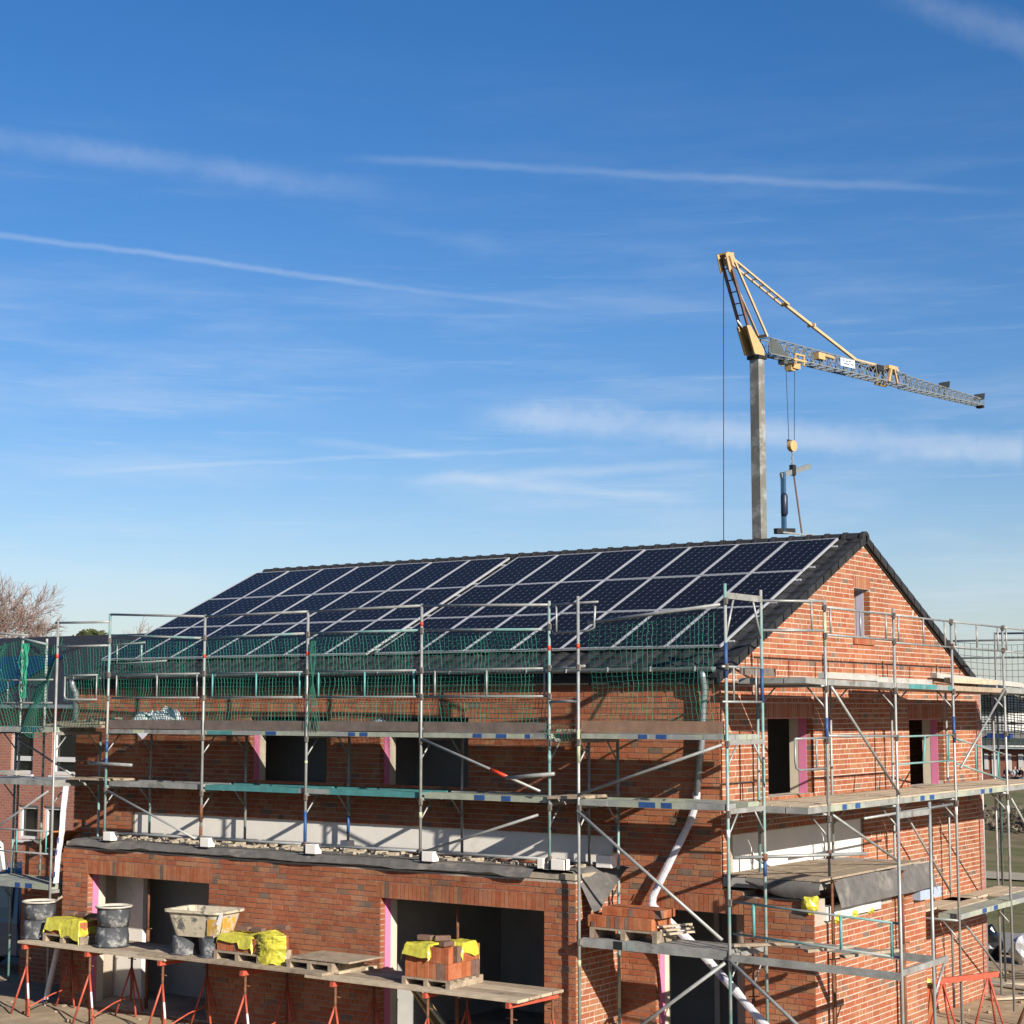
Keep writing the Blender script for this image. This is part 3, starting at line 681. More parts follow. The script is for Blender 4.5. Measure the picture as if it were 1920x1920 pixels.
for i, (ya, yb) in enumerate(segs):
    deck(gs, (GO+.012,ya,0), (GO+.012,yb,0), (-1,0,0), 1.10, 6.22-.02*i, gm1[i][0], gm1[i][1], h=.085, zq=6.20-.02*i)
    deck(gs, (GO+.012,ya,0), (GO+.012,yb,0), (-1,0,0), 1.10, 4.33, gm2[i], [[],[(.18,.24,'bluepaint'),(.36,.43,'bluepaint'),(.5,.98,'deck')],[(.36,.43,'bluepaint'),(.52,.60,'bluepaint'),(.0,.25,'deck'),(.75,1,'deck')],[(.46,.53,'bluepaint'),(.62,.68,'bluepaint')],[]][i], h=.09)
    b = MB()
    for k in range(4): b.box((.42+.29*k, ya+.03+.02*k, 4.333), (.69+.29*k, yb-.02*k, 4.355))
    b.build('deck_plank', M['woodlight'], gs)
    if i >= 3: 
        deck(gs, (GO+.012,ya,0), (GO+.012,yb,0), (-1,0,0), .40, 2.24, 'decklime', [(.42,.50,'bluepaint'),(.64,.72,'bluepaint')], h=.09, boards=1)
        b = MB(); b.box((.43,ya-.6,2.20),(.80,yb,2.24)); b.box((.82,ya+.9,2.20),(1.12,yb,2.24)); b.build('deck_plank', M['woodlight'], gs)
    if i > 0:
        guard(gs, (GO,ya+.06,0), (GO,yb-.06,0), (6.87,6.83,6.84,6.83)[i-1], 7.28, ((.06,.5,.9) if i < 3 else (.06,.48,.92)), 'galv')
bar_part('toe_board', (GI+.1,-.25,6.33), (GI+.1,.9,6.32), .03, .12, M['woodgrey'], gs)
b = MB(); b.tube([(GO,.42,5.33),(GO,-.62,5.33)], .018, 7); b.tube([(GO,.42,4.88),(GO,-.5,4.88),(GO,-.59,4.92),(GO,-.62,5.0),(GO,-.62,5.33)], .018, 7); b.tube([(GO,.1,4.88),(GO,.1,5.33)], .016, 7)
b.build('guard_rail', M['galv'], gs, smooth=True)
tube(gs, 'guard_rail', (GO+.03,.47,5.36), (GO+.03,3.12,5.32), 'galv', .02)
o = guard(gs, (GO,3.15,0), (GO,5.66,0), 4.87, 5.31, (), 'galv_teal')
tube_part('baluster', [(GO,4.25,4.88),(GO,4.35,5.30)], .018, M['teal'], o); tube_part('baluster', [(GO,5.40,4.88),(GO,5.46,5.30)], .018, M['teal'], o)
b = MB(); b.tube([(GO,5.8,5.24),(GO,8.25,4.92)], .018, 7); b.tube([(GO,5.8,4.81),(GO,8.3,4.44)], .018, 7); ob = b.build('guard_rail', M['galv_teal'], gs, smooth=True)
tube_part('baluster', [(GO,6.75,4.67),(GO,6.75,5.12)], .016, M['teal'], ob); tube_part('baluster', [(GO,7.9,4.5),(GO,7.9,4.97)], .016, M['teal'], ob)
tube(gs, 'diagonal_brace', (GO+.05,.55,6.09), (GO+.05,3.08,4.40)); tube(gs, 'diagonal_brace', (GO+.05,.52,4.19), (GO+.05,3.06,3.31))
tube(gs, 'diagonal_brace', (GO+.05,8.25,6.13), (GO+.05,5.83,4.73)); tube(gs, 'diagonal_brace', (GI,6.1,4.0), (GI,8.4,2.3)); tube(gs, 'diagonal_brace', (GO+.05,8.4,4.1), (GO+.05,10.9,2.4)); tube(gs, 'diagonal_brace', (GI,8.3,2.1), (GI,10.9,.6))
tube(gs, 'loose_tube', (GO+.03,1.7,4.08), (GO+.03,5.45,4.13), 'galv', .022)

# left end scaffold, next to the neighbour
ls = empty('scaffold', (-15.2,-.8,.3), 0, 'scaffold with tangled green net and spotted posts at the left edge of the photo', 'scaffold')
XL1, XL2 = -13.42, -15.93
for x in (XL1, XL2):
    post(ls, x, Y2, .25, 7.43, 'galv', [(6.74,.07,'red')] if x == XL1 else []); post(ls, x, YI2, .25, 5.3, 'galv_teal')
    for z in (5.28, 4.31, 2.33):
        bar_part('transom', (x,Y2,z), (x,YI2,z), .04, .06, M['deck'], ls); knee(ls, x, Y2, z-.03, 0, 1); knee(ls, x, YI2, z-.03, 0, -1)
for x in (-15.82, -15.08): post(ls, x, YI2, 2.35, 7.30 if x < -15.5 else 7.15, 'spotted')
for z, m, mk in ((5.40,'decklime',[(.62,.68,'bluepaint'),(.73,.79,'bluepaint')]), (4.40,'deck',[]), (2.46,'decklime',[(.60,.66,'bluepaint'),(.72,.8,'bluepaint')])):
    deck(ls, (XL2,Y2-.01,0), (XL1,Y2-.01,0), (0,1,0), 1.06, z, m, mk, h=.10)
for y, z in ((-1.2,5.42),(-.85,5.43),(-1.0,4.43),(-.6,4.42)):
    b = MB(); b.obox((-12.82,y,z), V((.55,0,0)), V((0,.15,0)), V((0,0,.02))); b.build('bridge_board', M['wood'], ls)
guard(ls, (XL2+.03,Y2+.04,0), (XL1-.06,Y2+.04,0), 5.86, 6.30, (.42,.62), 'galv'); guard(ls, (XL2+.03,Y2+.04,0), (XL1-.06,Y2+.04,0), 3.02, 3.44, (.59,.94), 'galv', 'teal')
tube(ls, 'top_rail', (XL2,Y2,7.28), (-14.3,Y2,7.16)); tube(ls, 'net_rail', (-14.6,Y2,7.12), (-13.75,Y2,6.98), 'galv_teal')
tube(ls, 'top_rail', (XL1-.08,Y2,7.38), (-12.2,YO,7.37)); tube(ls, 'net_rail', (XL1,Y2,6.92), (-12.2,YO,6.93), 'galv')
b = MB(); b.tube([(-13.36,YO-.1,6.37),(-12.45,YO-.05,6.38)], .018, 7); b.tube([(-13.3,YO-.1,6.36),(-13.3,YO-.1,5.99),(-13.26,YO-.1,5.93),(-13.18,YO-.1,5.92),(-12.45,YO-.05,5.92)], .018, 7); b.tube([(-12.47,YO-.05,5.92),(-12.47,YO-.05,6.38)], .016, 7); b.build('guard_rail', M['galv'], ls, smooth=True)
b = MB(); b.tube([(-14.1,.3,7.0),(-12.9,.3,7.05)], .018, 7); b.tube([(-14.1,.3,6.62),(-12.3,.3,6.68)], .018, 7); b.tube([(-13.9,.3,6.64),(-13.9,.3,7.0)], .018, 7); b.tube([(-13.7,.3,6.64),(-13.7,.3,7.0)], .018, 7); b.tube([(-13.0,.3,6.66),(-13.0,.3,7.0)], .018, 7); b.build('guard_rail', M['galv'], ls, smooth=True)
tube(ls, 'diagonal_brace', (-15.6,Y2+.9,5.15), (-13.9,Y2+.9,4.45)); tube(ls, 'diagonal_brace', (-15.9,Y2-.05,3.0), (-13.5,Y2-.05,4.2))

# rear scaffold, seen past the gable
rs = empty('scaffold', (2.0,12.3,.1), 0, 'dark scaffold with net behind the house, seen past the right end of the gable', 'scaffold')
for x, zt in ((-.06,7.38),(2.45,7.4),(-2.6,7.3)): post(rs, x, 12.55, .1, zt); post(rs, x, 11.5, .1, 6.1)
for z in (7.22, 6.85): tube(rs, 'guard_rail', (-2.6,12.55,z), (2.45,12.55,z-.02))
tube(rs, 'top_rail', (-.06,12.55,7.35), (2.45,12.55,7.33)); tube(rs, 'guard_rail', (-2.6,12.55,5.45), (2.45,12.55,5.45))
deck(rs, (-2.6,12.5,0), (2.45,12.5,0), (0,-1,0), 1.0, 6.15, 'deck'); deck(rs, (-2.6,12.5,0), (2.45,12.5,0), (0,-1,0), 1.0, 4.2, 'deck')

# ------------------------------------------------------------------ safety nets
def net(label, fn, nu, nv, m, r=.0042, sub=2):
    b = MB()
    for i in range(nu+1):
        b.tube([fn(i/nu, j/(nv*sub)) for j in range(nv*sub+1)], r, 3, caps=False)
    for j in range(nv+1):
        b.tube([fn(i/(nu), j/nv) for i in range(nu+1)], r*.85, 3, caps=False)
    return tag(b.build('safety_net', M[m]), label, 'net')
def fnet(xa, xb, za_l, za_r, zb_, y, seed, bow=.05):
    def fn(s, t):
        x = xa+(xb-xa)*s; zt = za_l+(za_r-za_l)*s; sag = .045*abs(math.sin(s*math.pi*7))
        z = zt + (zb_-zt)*t - sag*(1-t)
        k = noise.noise(V((x*1.1, t*2.5, seed)))
        x += .03*math.sin(t*7+x*1.3)*t + .09*noise.noise(V((x*.7, t*1.7, seed+4)))
        return V((x + .022*noise.noise(V((x*5, t*13, seed+8))), y + bow*math.sin(t*3.1) + .05*k, z + .02*k))
    return fn
def front_net(s, t):
    x = -12.18+9.88*s; i = min(3, int((x+12.2)/2.48)); zt = 7.03
    p = fnet(-12.18,-2.30,7.05,7.0,5.40,-1.20,2.0)(s, t)
    pin = math.exp(-((p.x+7.0)/.22)**2)                  # gathered beside the third post
    p.x += -.13*pin*math.sin(t*3)
    return p
net('green safety net hung from the long front scaffold, below the solar panels', front_net, 134, 22, 'net', .0057)
net('green safety net tied to the slanting tube above the downpipe', fnet(-1.42,.80,7.05,7.22,5.42,-1.40,5.0,.02), 26, 20, 'net', .0048)
net('short green net bulging below the planks between the two front scaffolds', lambda s, t: V((-2.25+.62*s, -1.35-.08*math.sin(t*3), 5.52-.22*t-.07*math.sin(s*3.1)*t)), 12, 3, 'net', .0046)
net('green net between the red banded left post and the long front scaffold', fnet(-13.40,-12.22,6.98,6.92,5.42,-1.36,9.0,.1), 15, 19, 'net', .0045)
net('slack green net on the scaffold at the left edge before the neighbour roof', lambda s, t: V((-15.9+2.4*s+.1*math.sin(t*5+s*8), -1.40+.12*math.sin(t*4+s*9), 7.1-.12*abs(math.sin(s*9))-1.75*t+.05*math.sin(s*14+t*6))), 42, 28, 'net', .0062)
net('dark net hanging on the rear scaffold beside the gable', lambda s, t: V((-1.0+3.4*s, 12.52+.05*math.sin(s*9), 7.2-.1*abs(math.sin(s*4))-2.15*t)), 26, 16, 'netdark', .006)
net('dense green net below the deck of the rear scaffold beside the gable', lambda s, t: V((-.9+3.3*s, 12.60+.06*math.sin(s*11), 6.1-.85*t+.04*math.sin(s*8))), 44, 16, 'net', .009)
b = MB()
for k in range(16):
    x = -14.35+rnd.uniform(-.09,.09); ph = rnd.uniform(0,6)
    b.tube([(x+.05*math.sin(ph+t*5)+.02*math.sin(ph*3+t*14), -1.49+.03*math.cos(ph+t*7), 7.0-t*1.05) for t in [i/12 for i in range(13)]], .007, 4)
tag(b.build('net_bundle', M['netbright']), 'bright green bundle of gathered net hanging between the spotted posts', 'net')
b = MB()
for k in range(34):
    x = -15.75+rnd.uniform(-.25,.55); ph = rnd.uniform(0,6); ln = rnd.uniform(.5,1.15)
    b.tube([(x+.16*t+.09*math.sin(ph+t*6), -1.52+.05*math.cos(ph+t*5), 7.12-t*ln) for t in [i/10 for i in range(11)]], .006, 4)
tag(b.build('net_bundle', M['netbright']), 'tangle of green netting drooping at the left edge of the photo', 'net')
b = MB()
for k in range(8):
    ph = rnd.uniform(0,6)
    b.tube([(-7.08+.12*t*math.sin(ph)+.05*math.sin(ph+t*7), -1.3, 6.9-1.5*t) for t in [i/12 for i in range(13)]], .005, 4)
tag(b.build('net_bundle', M['net']), 'green net folds gathered beside the third front post', 'net')

# ------------------------------------------------------------------ white foam blocks under the posts
for i, (x, y, w_) in enumerate(((-12.02,-1.27,.13),(-9.52,-1.27,.13),(-7.04,-1.27,.14),(-4.56,-1.27,.14),(-2.07,-1.27,.15),(-1.72+.02,-.55,.17),(-7.12,-.3,.12),(-2.42,-1.22,.07))):
    o = box_part('aerated_block', (x-w_*.82,y-.08,3.33), (x+w_*.82,y+.08,3.33+(.16 if i != 5 else .19)), M['whiteblock'], bevel=.008)
    tag(o, 'white aerated block on the annexe roof ' + ['beside the leftmost front post','beside the second front post from the left','beside the blue banded third post','beside the fourth front post','right of the fifth post at the annexe corner','at the torn felt flap by the inner post','behind the third post near the wall','left of the fifth post at the annexe corner'][i], 'block', 'white blocks on the annexe roof')

# ------------------------------------------------------------------ trestles, planks and things on them
GZ = .30
tr = empty('trestle')
tube_part('mast', [(0,-.5,.25),(0,-.5,1.14)], .022, M['rust'], tr); tube_part('mast', [(0,.5,.25),(0,.5,1.14)], .022, M['rust'], tr)
b = MB(); b.box((-.035,-.60,1.155), (.035,.60,1.232)); b.build('crossbar', M['trestle'], tr)
for y in (-.5, .5):
    for sx, dy in ((-.26,-.12),(.26,-.12),(.05,.26 if y > 0 else -.02)):
        leg = tube_part('leg', [(0,y,.86),(sx,y+dy,0)], .019, M['trestle'], tr)
        if sx > .1 and y < 0: tube_part('paint_band', [(sx*.35,y+dy*.35,.56),(sx*.65,y+dy*.65,.30)], .0205, M['white'], leg)
    tube_part('pin', [(-.09,y,1.0),(.10,y,.99)], .009, M['rust'], tr)
tube_part('strut', [(.26,-.62,.18),(.10,.0,.30),(.04,.46,.36),(.04,.47,.44)], .013, M['trestle'], tr)
tl = ['leftmost red trestle under the planks, below the first bucket stack', 'red and white trestle before the white lit wall', 'red trestle below the cream tub', 'red trestle below the yellow film bag', 'rusty trestle below the board on the empty pallet', 'red trestle below the open brick stack', 'rightmost red trestle at the end of the planks']
for i, x in enumerate((-12.75,-11.12,-9.28,-7.40,-5.50,-3.66,-2.10)):
    o = tr if i == 0 else copy_tree(tr)
    o.location = (x, -1.98, GZ); o.rotation_euler = (0, 0, rnd.uniform(-.06,.06)); tag(o, tl[i], 'trestle', 'red trestles carrying the plank platform')
rows = ['front edge','second row','third row','wall side']
for si, (xa, xb, zo) in enumerate(((-13.05,-9.2,0),(-9.75,-5.6,.047),(-6.1,-1.97,0))):
    for ri in range(4):
        y = -2.41+.31*ri; e0, e1 = rnd.uniform(-.12,.1), rnd.uniform(-.1,.1)*(si < 2)
        b = MB(); b.obox(((xa+xb+e0+e1)/2, y, 1.56+zo), V(((xb-xa-e0+e1)/2,0,rnd.uniform(-.008,.008))), V((0,.142,0)), V((0,0,.0225)))
        tag(b.build('plank', M[('woodlight','wood')[(si+ri) % 2]], bevel=.004), '%s platform plank at the %s, %s' % (('pale','weathered')[(si+ri) % 2], rows[ri], ('left third','middle third','right third')[si]), 'plank', 'planks on the red trestles')
def bucket(name, x, y, z, label, r0=.265, r1=.318, h=.32, inverted=False, group=None, full=True):
    o = empty(name, (x,y,z), 0, label, 'bucket', group); b = MB()
    pr_ = [(r0,0),(r0+(r1-r0)*.5,h*.5),(r1-.03,h*.9),(r1-.03,h*.93),(r1,h*.94),(r1,h),(r1-.02,h),(r1-.035,h*.9),(r0,.03),(0,.03)]
    if inverted: pr_ = [(r, h-zz) for r, zz in pr_]
    b.lathe((x,y,z), [(0,pr_[0][1])]+pr_, 28); b.build('body', M['rubber'], o, smooth=True)
    if not inverted and full:
        b = MB(); b.lathe((x,y,z), [(r1-.01,h*.985),(r1+.006,h*.985),(r1+.008,h+.014),(r1-.02,h+.022),(r1-.04,h*.95)], 28); b.build('rim', M['mortarwet'], o, smooth=True)
    return o
g = 'mortar buckets on the planks'
bucket('mortar_bucket', -12.98,-2.05,1.60, 'upturned black bucket at the left end of the planks, under the leftmost bucket', inverted=True, group=g, h=.32)
bucket('mortar_bucket', -12.98,-2.05,1.925, 'black bucket with white mortar rim on top of the leftmost stack', group=g, h=.31)
bucket('mortar_bucket', -11.03,-2.05,1.60, 'upturned black bucket under the stack beside the window', inverted=True, group=g, h=.33)
bucket('mortar_bucket', -11.01,-2.05,1.935, 'splashed black bucket on top of the stack before the left window', group=g, h=.34)
bucket('mortar_bucket', -9.12,-2.15,1.63, 'upturned black bucket under the left end of the cream tub', .20, .27, .31, True, g)
bucket('mortar_bucket', -8.47,-2.15,1.63, 'upturned black bucket under the right end of the cream tub', .18, .24, .31, True, g)
tube_part('trowel', [(-12.72,-1.95,2.22),(-12.55,-1.9,2.34)], .02, M['wood']); tag(bpy.data.objects['trowel'], 'trowel handle sticking out of the leftmost bucket', 'trowel')
tb = empty('mortar_tub', (-8.78,-2.05,1.945), R(8), 'big cream plastic mortar tub with ochre stains on two black buckets', 'tub')
b = MB()
def ring(hx, hy, z, r=.12, n=5):
    out = []
    for cx, cy, a0 in ((hx-r,hy-r,0),(-hx+r,hy-r,90),(-hx+r,-hy+r,180),(hx-r,-hy+r,270)):
        for k in range(n): a = R(a0+90*k/(n-1)); out.append((cx+r*math.cos(a), cy+r*math.sin(a), z))
    return out
rings = [ring(.44,.27,0),ring(.50,.32,.22),ring(.54,.35,.38),ring(.60,.40,.40),ring(.60,.40,.44),ring(.53,.34,.44),ring(.46,.28,.1),ring(.1,.05,.08,.02)]
vs = [V(p)+V((-8.78,-2.05,1.945)) for rg in rings for p in rg]; n = 20
b.add(vs, [(j*n+i, j*n+(i+1)%n, (j+1)*n+(i+1)%n, (j+1)*n+i) for j in range(len(rings)-1) for i in range(n)] + [tuple(reversed(range(n)))])
bo = b.build('body', M['tub'], tb)
b = MB(); b.box((-8.32,-2.395,1.99),(-8.24,-2.375,2.3)); 
b = MB(); b.grid(lambda s, t: V((-8.78+.30+.20*s+.03*t, -2.05-.315-.04*t-.006, 1.985+.28*t)), 4, 4); b.build('stain', M['tubyellow'], tb)
b = MB(); b.grid(lambda s, t: V((-8.78+.485+.04*t+.007, -2.05-.2+.36*s, 1.985+.28*t)), 4, 4); b.build('stain', M['tubyellow'], tb)
b = MB(); b.bar((-8.25,-2.40,2.18),(-8.17,-2.40,2.36),.02,.05); b.build('handle', M['whitefilm'], tb)
def pallet(x, y, z, w_, d_, label, h=.13):
    o = empty('pallet', (x,y,z), 0, label, 'pallet', 'wooden pallets'); b = MB()
    for i in range(5): b.box((x-w_/2, y-d_/2+i*(d_-.1)/4, z+h-.03), (x+w_/2, y-d_/2+i*(d_-.1)/4+.1, z+h))
    b.build('top_board', M['wood'], o); b = MB()
    for sx in (-w_/2, -.04, w_/2-.08): b.box((x+sx, y-d_/2, z), (x+sx+.08, y+d_/2, z+h-.031))
    b.build('bearer', M['wood'], o); return o
def brick_stack(x, y, z, nx, ny, nz, label, bw=.075, bd=.115, bh=.235, missing=0):
    b = MB(); o = empty('brick_stack', (x,y,z), 0, label, 'brick stack', 'stacks of bricks')
    for k in range(nz):
        for i in range(nx):
            for j in range(ny):
                if 0 < i < nx-1 and 0 < j < ny-1 and k < nz-1: continue
                if k == nz-1 and rnd.random() < missing: continue
                X = x+(i-nx/2)*bw+rnd.uniform(-.003,.003); Y = y+(j-ny/2)*bd+rnd.uniform(-.004,.004)
                b.box((X+.002,Y+.002,z+k*bh+.001), (X+bw-.002,Y+bd-.002,z+k*bh+bh-.003))
    b.build('bricks', M['brick_loose'], o); return o
def loose_brick(x, y, z, a, label, up=False):
    b = MB(); hx, hz = (.12, .036) if not up else (.036, .12)
    b.obox((x,y,z+hz), V((math.cos(a)*hx, math.sin(a)*hx, 0)), V((-math.sin(a)*.057, math.cos(a)*.057, 0)), V((0,0,hz)))
    tag(b.build('brick', M['brick_loose'], bevel=.004), label, 'brick')
def film(label, x0, x1, y0, y1, z, drop_fn, seed, ext=.3, nu=26, nv=18, prints=()):
    b = MB()
    def fn(s, t):
        X = x0-ext+(x1-x0+2*ext)*s; Y = y0-ext+(y1-y0+2*ext)*t
        cx, cy = min(max(X,x0),x1), min(max(Y,y0),y1); e = math.hypot(X-cx, Y-cy)
        k = noise.noise(V((X*4,Y*4,seed))); k2 = noise.noise(V((X*11,Y*11,seed+3)))
        d = drop_fn(s, t)
        return V((cx+(X-cx)*.16+.03*k*min(1,e*5)+.008*k2, cy+(Y-cy)*.16-.03+.012*k2, z+.02+.03*k+.012*k2 - e*d*(1+.55*k)))
    b.grid(fn, nu, nv); o = b.build('plastic_film', M['yellowfilm'], smooth=False); tag(o, label, 'film', 'yellow plastic films on the bricks')
    return o, fn
# stack 1
pallet(-12.05,-1.95,1.59,1.0,.75,'pallet under the leftmost bricks, between the two bucket stacks', .14); brick_stack(-12.05,-1.95,1.735,12,6,1,'low brick stack under yellow film between the two bucket stacks')
film('crumpled yellow film over the leftmost brick stack', -12.48,-11.62,-2.27,-1.62,1.98, lambda s, t: .75 if s < .5 else 1.15, 1.0, .26)
for i, (x, a) in enumerate(((-12.3,.1),(-11.95,-.1),(-11.65,.15))): loose_brick(x,-1.9,2.02,a,'loose red brick on the leftmost yellow film, ' + ('left one','middle one','right one')[i])
# stack 2
pallet(-7.75,-1.95,1.63,1.05,.75,'pallet under the bricks right of the cream tub', .14); brick_stack(-7.75,-1.95,1.775,13,6,1,'brick stack under yellow film right of the cream tub')
film('yellow film over the bricks right of the cream tub', -8.2,-7.45,-2.27,-1.62,2.02, lambda s, t: .55 if s < .6 else 1.0, 6.0, .2)
b = MB()
def bag(s, t):
    a = -2.3+3.4*s; r = .34+.035*noise.noise(V((s*7,t*6,1)))+.02*noise.noise(V((s*18,t*16,7)))
    return V((-7.08+r*math.sin(a)*1.05, -2.10-r*math.cos(a)*.75, 1.63+.47*t - (.03*math.sin(s*22))*(1-t)))
b.grid(bag, 30, 20); b.grid(lambda s, t: V((-7.08+(bag(s,1).x+7.08)*(1-t), -2.10+(bag(s,1).y+2.10)*(1-t), 2.10+.05*math.sin(t*1.5)+.02*noise.noise(V((s*9,t*5,2))))), 30, 6)
bg = b.build('plastic_film', M['yellowfilm']); tag(bg, 'bulging bright yellow film bag with black print hanging off the planks', 'film', 'yellow plastic films on the bricks')
for k, (s, t, w_, h_) in enumerate(((.56,.62,.05,.20),(.47,.60,.03,.12),(.22,.30,.04,.14))):
    b = MB()
    for q in range(4):
        c = bag(s, t-.10*q); nrm = V((math.sin(-2.3+3.4*s), -math.cos(-2.3+3.4*s), 0)); tg = V((math.cos(-2.3+3.4*s), math.sin(-2.3+3.4*s), 0))
        b.obox(c+nrm*.022, tg*w_, nrm*.002, V((0,0,.014)))
    b.build('printed_mark', M['print'], bg)
for i, (x, a, up) in enumerate(((-7.95,.05,False),(-7.62,-.05,False),(-7.10,.1,False))): loose_brick(x,-1.95,2.07 if i < 2 else 2.15,a,'loose red brick on the film right of the tub, ' + ('left one','middle one','right one on the bulging bag')[i])
# pallet with a board
pallet(-6.15,-1.95,1.62,.95,.8,'empty pallet under a board, left of the open brick stack', .14)
b = MB(); b.obox((-5.98,-1.90,1.79), V((.62,0,.0)), V((0,.40,0)), V((0,0,.014))); tag(b.build('board', M['wood'], bevel=.003), 'grey plywood board lying on the empty pallet', 'board')
# stack 3
pallet(-3.80,-1.93,1.583,.92,.85,'pallet under the tall open brick stack', .12); brick_stack(-3.80,-1.93,1.705,11,7,2,'tall open brick stack with yellow film collar before the right window',missing=.12)
film('yellow film on the left half of the tall brick stack', -4.20,-3.75,-2.33,-1.6,2.19, lambda s, t: .75 if t < .4 else .5, 12.0, .24)
film('yellow film on the right back edge of the tall brick stack', -3.70,-3.39,-1.95,-1.58,2.20, lambda s, t: .9 if s > .5 else .1, 15.0, .22)
for i, (x, y, a, up) in enumerate(((-4.0,-2.1,.1,False),(-3.75,-2.0,.8,False),(-3.52,-2.2,1.5,False))): loose_brick(x,y,2.235 if i < 2 else 2.19,a,'loose brick on the tall stack, ' + ('lying left','lying in the middle','lying at the front corner')[i], up)
# bricks on the corner scaffold
pallet(-.88,-1.12,2.385,1.15,.6,'pallet with bricks on the lower deck before the doorway', .16); brick_stack(-.95,-1.12,2.55,14,5,1,'brown and red bricks on the lower scaffold deck before the doorway',.078,.115,.17)
brick_stack(-.80,-1.10,2.722,11,4,1,'upper course of bricks on the lower scaffold deck before the doorway',.09,.115,.12)
loose_brick(-1.40,-1.36,2.385,0,'loose red brick under the left end of the pallet on the lower deck', True)
for i in range(3):
    b = MB(); b.bar((-.40+.05*i,-1.25,2.60-.05*i),(.02+.02*i,-.95,2.64-.05*i),.06,.03); tag(b.build('timber_batten', M['woodlight']), ('top','middle','bottom')[i]+' batten of the small pile beside the bricks on the lower deck', 'batten', 'battens on the lower deck')
# orange and pale boards inside the right window, white board behind
b = MB(); b.bar((-5.35,-.85,1.45),(-4.5,-.75,.4),.30,.03); tag(b.build('board', M['craneyellow']), 'yellow board leaning inside the right ground floor window', 'board')
b = MB(); b.bar((-5.25,-.95,1.40),(-4.2,-.9,.45),.06,.05); tag(b.build('board', M['limepaint']), 'pale batten leaning inside the right ground floor window', 'board')
# props
def prop(x, y, z0, z1, label, r=.028):
    o = empty('steel_prop', (x,y,z0), 0, label, 'prop', 'rusty steel props'); h = z1-z0
    tube_part('outer_tube', [(x,y,z0),(x,y,z0+h*.6)], r+.006, M['rust'], o); tube_part('inner_tube', [(x,y,z0+h*.6),(x,y,z1)], r-.004, M['rust'], o)
    tube_part('pin', [(x-.08,y,z0+h*.6),(x+.1,y,z0+h*.61)], .01, M['rust'], o); b = MB(); b.box((x-.06,y-.06,z1-.008),(x+.06,y+.06,z1)); b.build('head_plate', M['rust'], o)
prop(-11.25,-1.0,.34,2.69,'rusty steel prop inside the left ground floor window'); prop(-4.21,-1.0,.34,2.69,'rusty steel prop inside the right ground floor window')
prop(1.62,.40,.40,3.24,'dark rusty prop carrying the roof edge at the annexe corner', .03); prop(1.66,2.95,.35,3.2,'dark rusty prop beside the annexe side wall', .03); prop(.62,-.22,.3,2.4,'thin rusty prop behind the corner post before the doorway',.02)

# ------------------------------------------------------------------ drain hoses, foils, planks lying about
def hose(label, pts, r, flat=.6, marks=()):
    b = MB(); P = []
    for a, c in zip(pts[:-1], pts[1:]):
        for k in range(6): P.append(V(a).lerp(V(c), k/6))
    P.append(V(pts[-1])); rs = [r*(1+.14*noise.noise(V((i*.7,3,r*9)))) for i in range(len(P))]
    b.tube(P, rs, 10, flat=flat); o = b.build('drain_hose', M['whitefilm'], smooth=False); tag(o, label, 'hose')
    for i, sg in marks:
        c = P[i]; d = (P[min(i+1,len(P)-1)]-P[i-1]).normalized(); s_ = d.cross(V((0,-1,0))).normalized()
        for q in (-1, 1): 
            bb = MB(); bb.obox(c+V((0,-r*.95,0))+s_*.02*q, d*.05, V((0,.004,0)), s_*.008); bb.build('printed_mark', M['blueprint'], o)
    return o
hose('white film drain hose zigzagging from the downpipe down before the doorway', [(-.355,-.10,4.50),(-.36,-.10,4.36),(-.47,-.10,4.05),(-.80,-.14,3.45),(-1.09,-.18,2.90),(-1.08,-.22,2.76),(-.25,-.32,2.20),(.45,-.45,1.66),(1.15,-.75,1.20),(1.5,-.9,.55)], .062, .6, [(7,0),(22,0),(33,0),(40,0)])
hose('white film drain hose hanging at the left corner of the front annexe', [(-13.12,-1.40,4.30),(-13.18,-1.40,3.84),(-13.20,-1.40,3.44),(-13.26,-1.42,3.0),(-13.30,-1.42,2.50)], .064, .55, [(14,0),(17,0),(22,0)])
hose('bluish film hose end lying in shade under the left end of the planks', [(-13.1,-1.45,1.5),(-13.2,-1.5,1.0),(-13.32,-1.55,.4)], .09, .5, [(12,0)])
b = MB(); b.bar((-16.32,-.35,3.05),(-16.08,-.40,2.50),.10,.16); tag(b.build('board', M['styrowhite']), 'white foam board leaning on the left edge scaffold', 'board')
def crumple(label, x0, x1, y0, y1, z, amp, seed, m, nu=26, nv=14, cat='foil', name='foil_sheet'):
    b = MB()
    def fn(s, t):
        e = math.sin(s*math.pi)*math.sin(t*math.pi); x = x0+(x1-x0)*s; y = y0+(y1-y0)*t
        k = abs(noise.noise(V((s*3.2+seed, t*2.2, 0))))*1.5 + .5*noise.noise(V((s*9, t*7, seed)))
        return V((x+.03*k, y, z + amp*max(.02, e*(.4+k))))
    b.grid(fn, nu, nv); return tag(b.build(name, M[m]), label, cat)
crumple('crumpled silver foil lying on the upper front deck at its left end', -12.3,-10.6,-1.15,-.4,5.385,.42,3.0,'foil')
crumple('clear film sheet on the upper front deck above the window gap', -6.85,-5.1,-1.1,-.4,5.385,.18,8.0,'clear')
b = MB(); b.add([(-11.35,-1.29,5.31),(-11.05,-1.29,5.31),(-11.2,-1.29,5.19)],[(0,1,2)]); b.add([(-11.35,-1.30,5.31),(-11.05,-1.30,5.31),(-11.2,-1.30,5.19)],[(2,1,0)]); tag(b.build('foil_scrap', M['whitefilm']), 'white triangular scrap hanging below the upper deck at its left end', 'foil')
